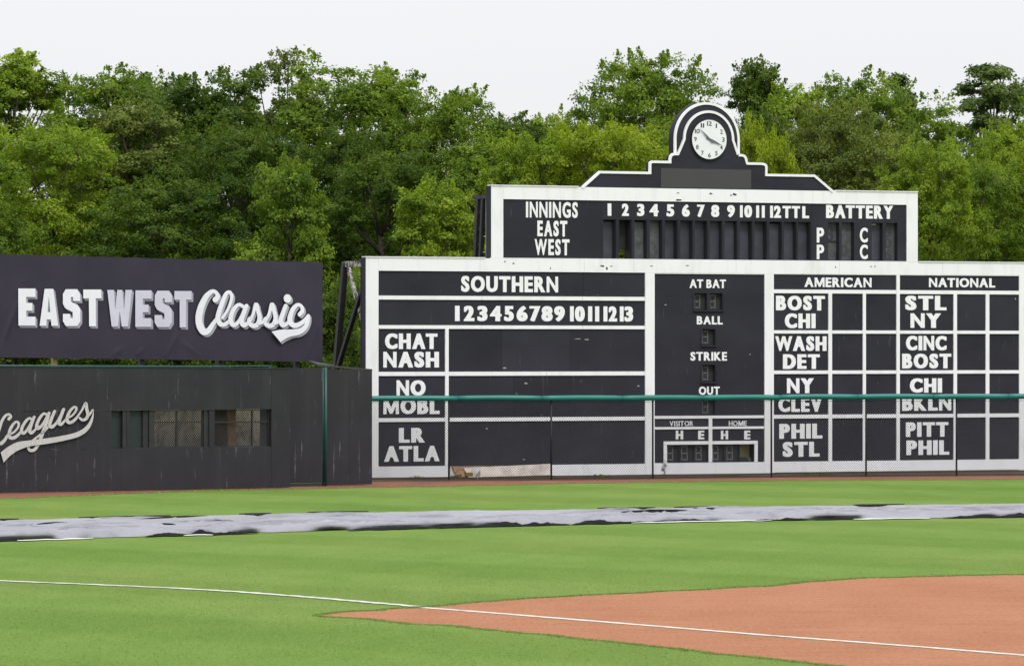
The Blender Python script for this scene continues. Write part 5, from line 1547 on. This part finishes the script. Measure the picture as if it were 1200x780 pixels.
TREES = [
    # px centre, top row, width px, distance, kind, variant, hue, label
    (18, 66, 175, 224, 'airy', 0, 'bright', 'tall airy bright green tree rising at the far left end of the tree line'),
    (-75, 84, 200, 222, 'broad', 1, 'mid', 'green tree mostly out of view beyond the left edge of the tree line'),
    (92, 92, 120, 230, 'airy', 1, 'mid', 'thin airy tree just right of the tallest left tree'),
    (140, 82, 150, 218, 'tall', 0, 'mid', 'mid green tree with rounded top above the EAST lettering'),
    (192, 84, 130, 222, 'tall', 1, 'dark', 'narrow dark green tree behind the broad dark tree above the banner'),
    (250, 88, 215, 212, 'broad', 0, 'dark', 'broad dark green tree above the right half of the banner'),
    (326, 64, 130, 226, 'airy', 1, 'olive', 'wispy grey green tree with a sprig leaning left above the banner end'),
    (398, 60, 170, 220, 'tall', 1, 'mid', 'tallest mid green tree above the gap between banner and scoreboard'),
    (455, 84, 130, 223, 'airy', 0, 'mid', 'loose green tree right of the tallest tree over the gap'),
    (520, 104, 175, 218, 'broad', 2, 'mid', 'rounded mid green tree left of the upper board'),
    (590, 130, 130, 222, 'tall', 0, 'dark', 'dark slim tree behind the left end of the upper board'),
    (645, 130, 130, 224, 'broad', 1, 'bright', 'light green tree rising over the INNINGS panel'),
    (752, 64, 200, 224, 'broad', 2, 'mid', 'big mid green tree with two humps left of the clock'),
    (812, 82, 110, 230, 'tall', 1, 'mid', 'green tree close behind the left side of the clock arch'),
    (884, 69, 120, 226, 'airy', 0, 'dark', 'dark airy tree standing just right of the clock'),
    (940, 96, 130, 219, 'tall', 0, 'bright', 'bright green tree behind the right slope of the pediment'),
    (1010, 87, 175, 222, 'broad', 0, 'mid', 'rounded green tree above the BATTERY panel'),
    (1062, 80, 75, 236, 'umbrella', 0, 'blue', 'thin dark tree with a small tufted head peeking over the canopy'),
    (1105, 106, 130, 226, 'tall', 1, 'mid', 'mid green tree left of the tallest thin tree'),
    (1153, 66, 120, 230, 'umbrella', 0, 'blue', 'tall thin blue green tree with spreading tufted top at the right'),
    (1212, 93, 120, 226, 'airy', 1, 'blue', 'dark airy tree cut by the right edge of the view'),
    (1290, 95, 200, 222, 'broad', 1, 'mid', 'green tree beyond the right end of the scoreboard'),
    # nearer, lower crowns
    (62, 150, 180, 204, 'broad', 1, 'bright', 'yellowish green spreading tree in front at the left'),
    (158, 120, 150, 208, 'tall', 0, 'olive', 'olive tree with yellow tips between the left trees'),
    (-40, 190, 170, 198, 'broad', 0, 'mid', 'low green tree at the far left behind the banner'),
    (190, 215, 190, 199, 'broad', 2, 'dark', 'dark low tree directly above the WEST lettering'),
    (272, 150, 165, 203, 'broad', 1, 'dark', 'darkest broad tree above the script word of the banner'),
    (338, 195, 100, 196, 'sprout', 0, 'mid', 'small rounded green tree above the right end of the banner'),
    (405, 150, 130, 205, 'broad', 2, 'dark', 'dark green tree in the gap left of the scoreboard'),
    (450, 165, 130, 200, 'tall', 1, 'dark', 'deep green tree above the left end of the scoreboard'),
    (505, 222, 110, 192, 'sprout', 0, 'bright', 'small bright tree above the SOUTHERN panel'),
    (560, 165, 120, 203, 'tall', 0, 'mid', 'mid green tree touching the left side of the upper board'),
    (625, 160, 140, 200, 'broad', 0, 'bright', 'bright green tree low behind the INNINGS panel'),
    (712, 146, 175, 200, 'broad', 1, 'yellow', 'yellow green tree behind the left slope of the pediment'),
    (770, 145, 110, 208, 'tall', 1, 'mid', 'mid green tree directly left of the arch'),
    (888, 128, 80, 206, 'tall', 0, 'dark', 'dark narrow tree directly right of the arch'),
    (910, 168, 62, 190, 'sprout', 0, 'yellow', 'small yellow green tree above the right step of the pediment'),
    (880, 150, 60, 193, 'sprout', 0, 'yellow', 'small yellow green tree touching the right rim of the arch'),
    (972, 122, 160, 206, 'broad', 2, 'olive', 'broad olive tree above the BATTERY panel'),
    (1030, 140, 120, 204, 'tall', 1, 'olive', 'olive tree behind the right end of the upper board'),
    (1092, 168, 130, 194, 'broad', 0, 'bright', 'bright green bushy tree right of the upper board'),
    (1150, 190, 120, 198, 'broad', 1, 'mid', 'mid green tree behind the NATIONAL panel'),
    (1180, 150, 120, 205, 'broad', 2, 'bright', 'light green tree at the right behind the NATIONAL panel'),
    (1235, 160, 140, 200, 'tall', 0, 'yellow', 'yellow green tree at the right edge of the view'),
]
NAMES_ = {'broad': 'broad_tree', 'tall': 'slender_tree', 'airy': 'airy_tree', 'sprout': 'young_tree', 'umbrella': 'thin_tree'}
def tree(px, ty, wpx, D, kind, var, hue, lab, group='trees behind the ballpark', cat='tree', name=None):
    me, tm, w0, h0 = KINDS_[kind][var]
    hgt = H + (HZ - ty - ((2 if px < 470 else 8) if D > 209 else 2)) / F * D; wd = wpx / F * D * 1.14
    root = empty(name or NAMES_[kind], ((px - 600) / F * D, D, 0), random.uniform(0, 6.28))
    root.scale = (wd / w0, wd / w0 * random.uniform(.9, 1.1), hgt / h0)
    tag(root, lab, cat, group)
    link('trunk', tm, None, root)
    c_ = link('crown', me, None, root)
    c_.material_slots[0].link = 'OBJECT'; c_.material_slots[0].material = LEAF[hue]
for T_ in TREES: tree(*T_)
for px, ty, wpx, D, hue, lab in ((392, 335, 75, 176, 'dark', 'leafy bush behind the steel braces left of the scoreboard'), (425, 318, 80, 182, 'mid', 'green bush close behind the scoreboard end'),
                                (350, 345, 90, 186, 'dark', 'dark bush behind the right end of the banner'), (250, 350, 130, 186, 'dark', 'dark bush hidden low behind the banner'), (120, 350, 130, 186, 'dark', 'dark bush low behind the banner lettering'), (20, 350, 130, 186, 'dark', 'dark bush low behind the left part of the banner')):
    tree(px, ty, wpx, D, 'sprout', 0, hue, lab, 'bushes behind the wall', 'bush', 'bush')
# the wood goes on behind as one mass
back = []
for i in range(46):
    x = -46 + i * 2.05 + random.uniform(-.6, .6); y = 244 + random.uniform(0, 14)
    back.append((x, y, random.uniform(12.5, 14.5)))
Vb = []
for x, y, h_ in back:
    V = leafy(5200, 2.5, 2.5, h_ * .52, .22, .5); V[:, 0] += x; V[:, 1] += y; V[:, 2] += h_ * .5; Vb.append(V)
V = np.concatenate(Vb)
o = np_mesh('far_woods', V, np.arange(len(V)).reshape(-1, 4), LEAF['dark'])
tag(o, 'dark mass of woods seen through gaps between the trees', 'woods', kind='stuff')
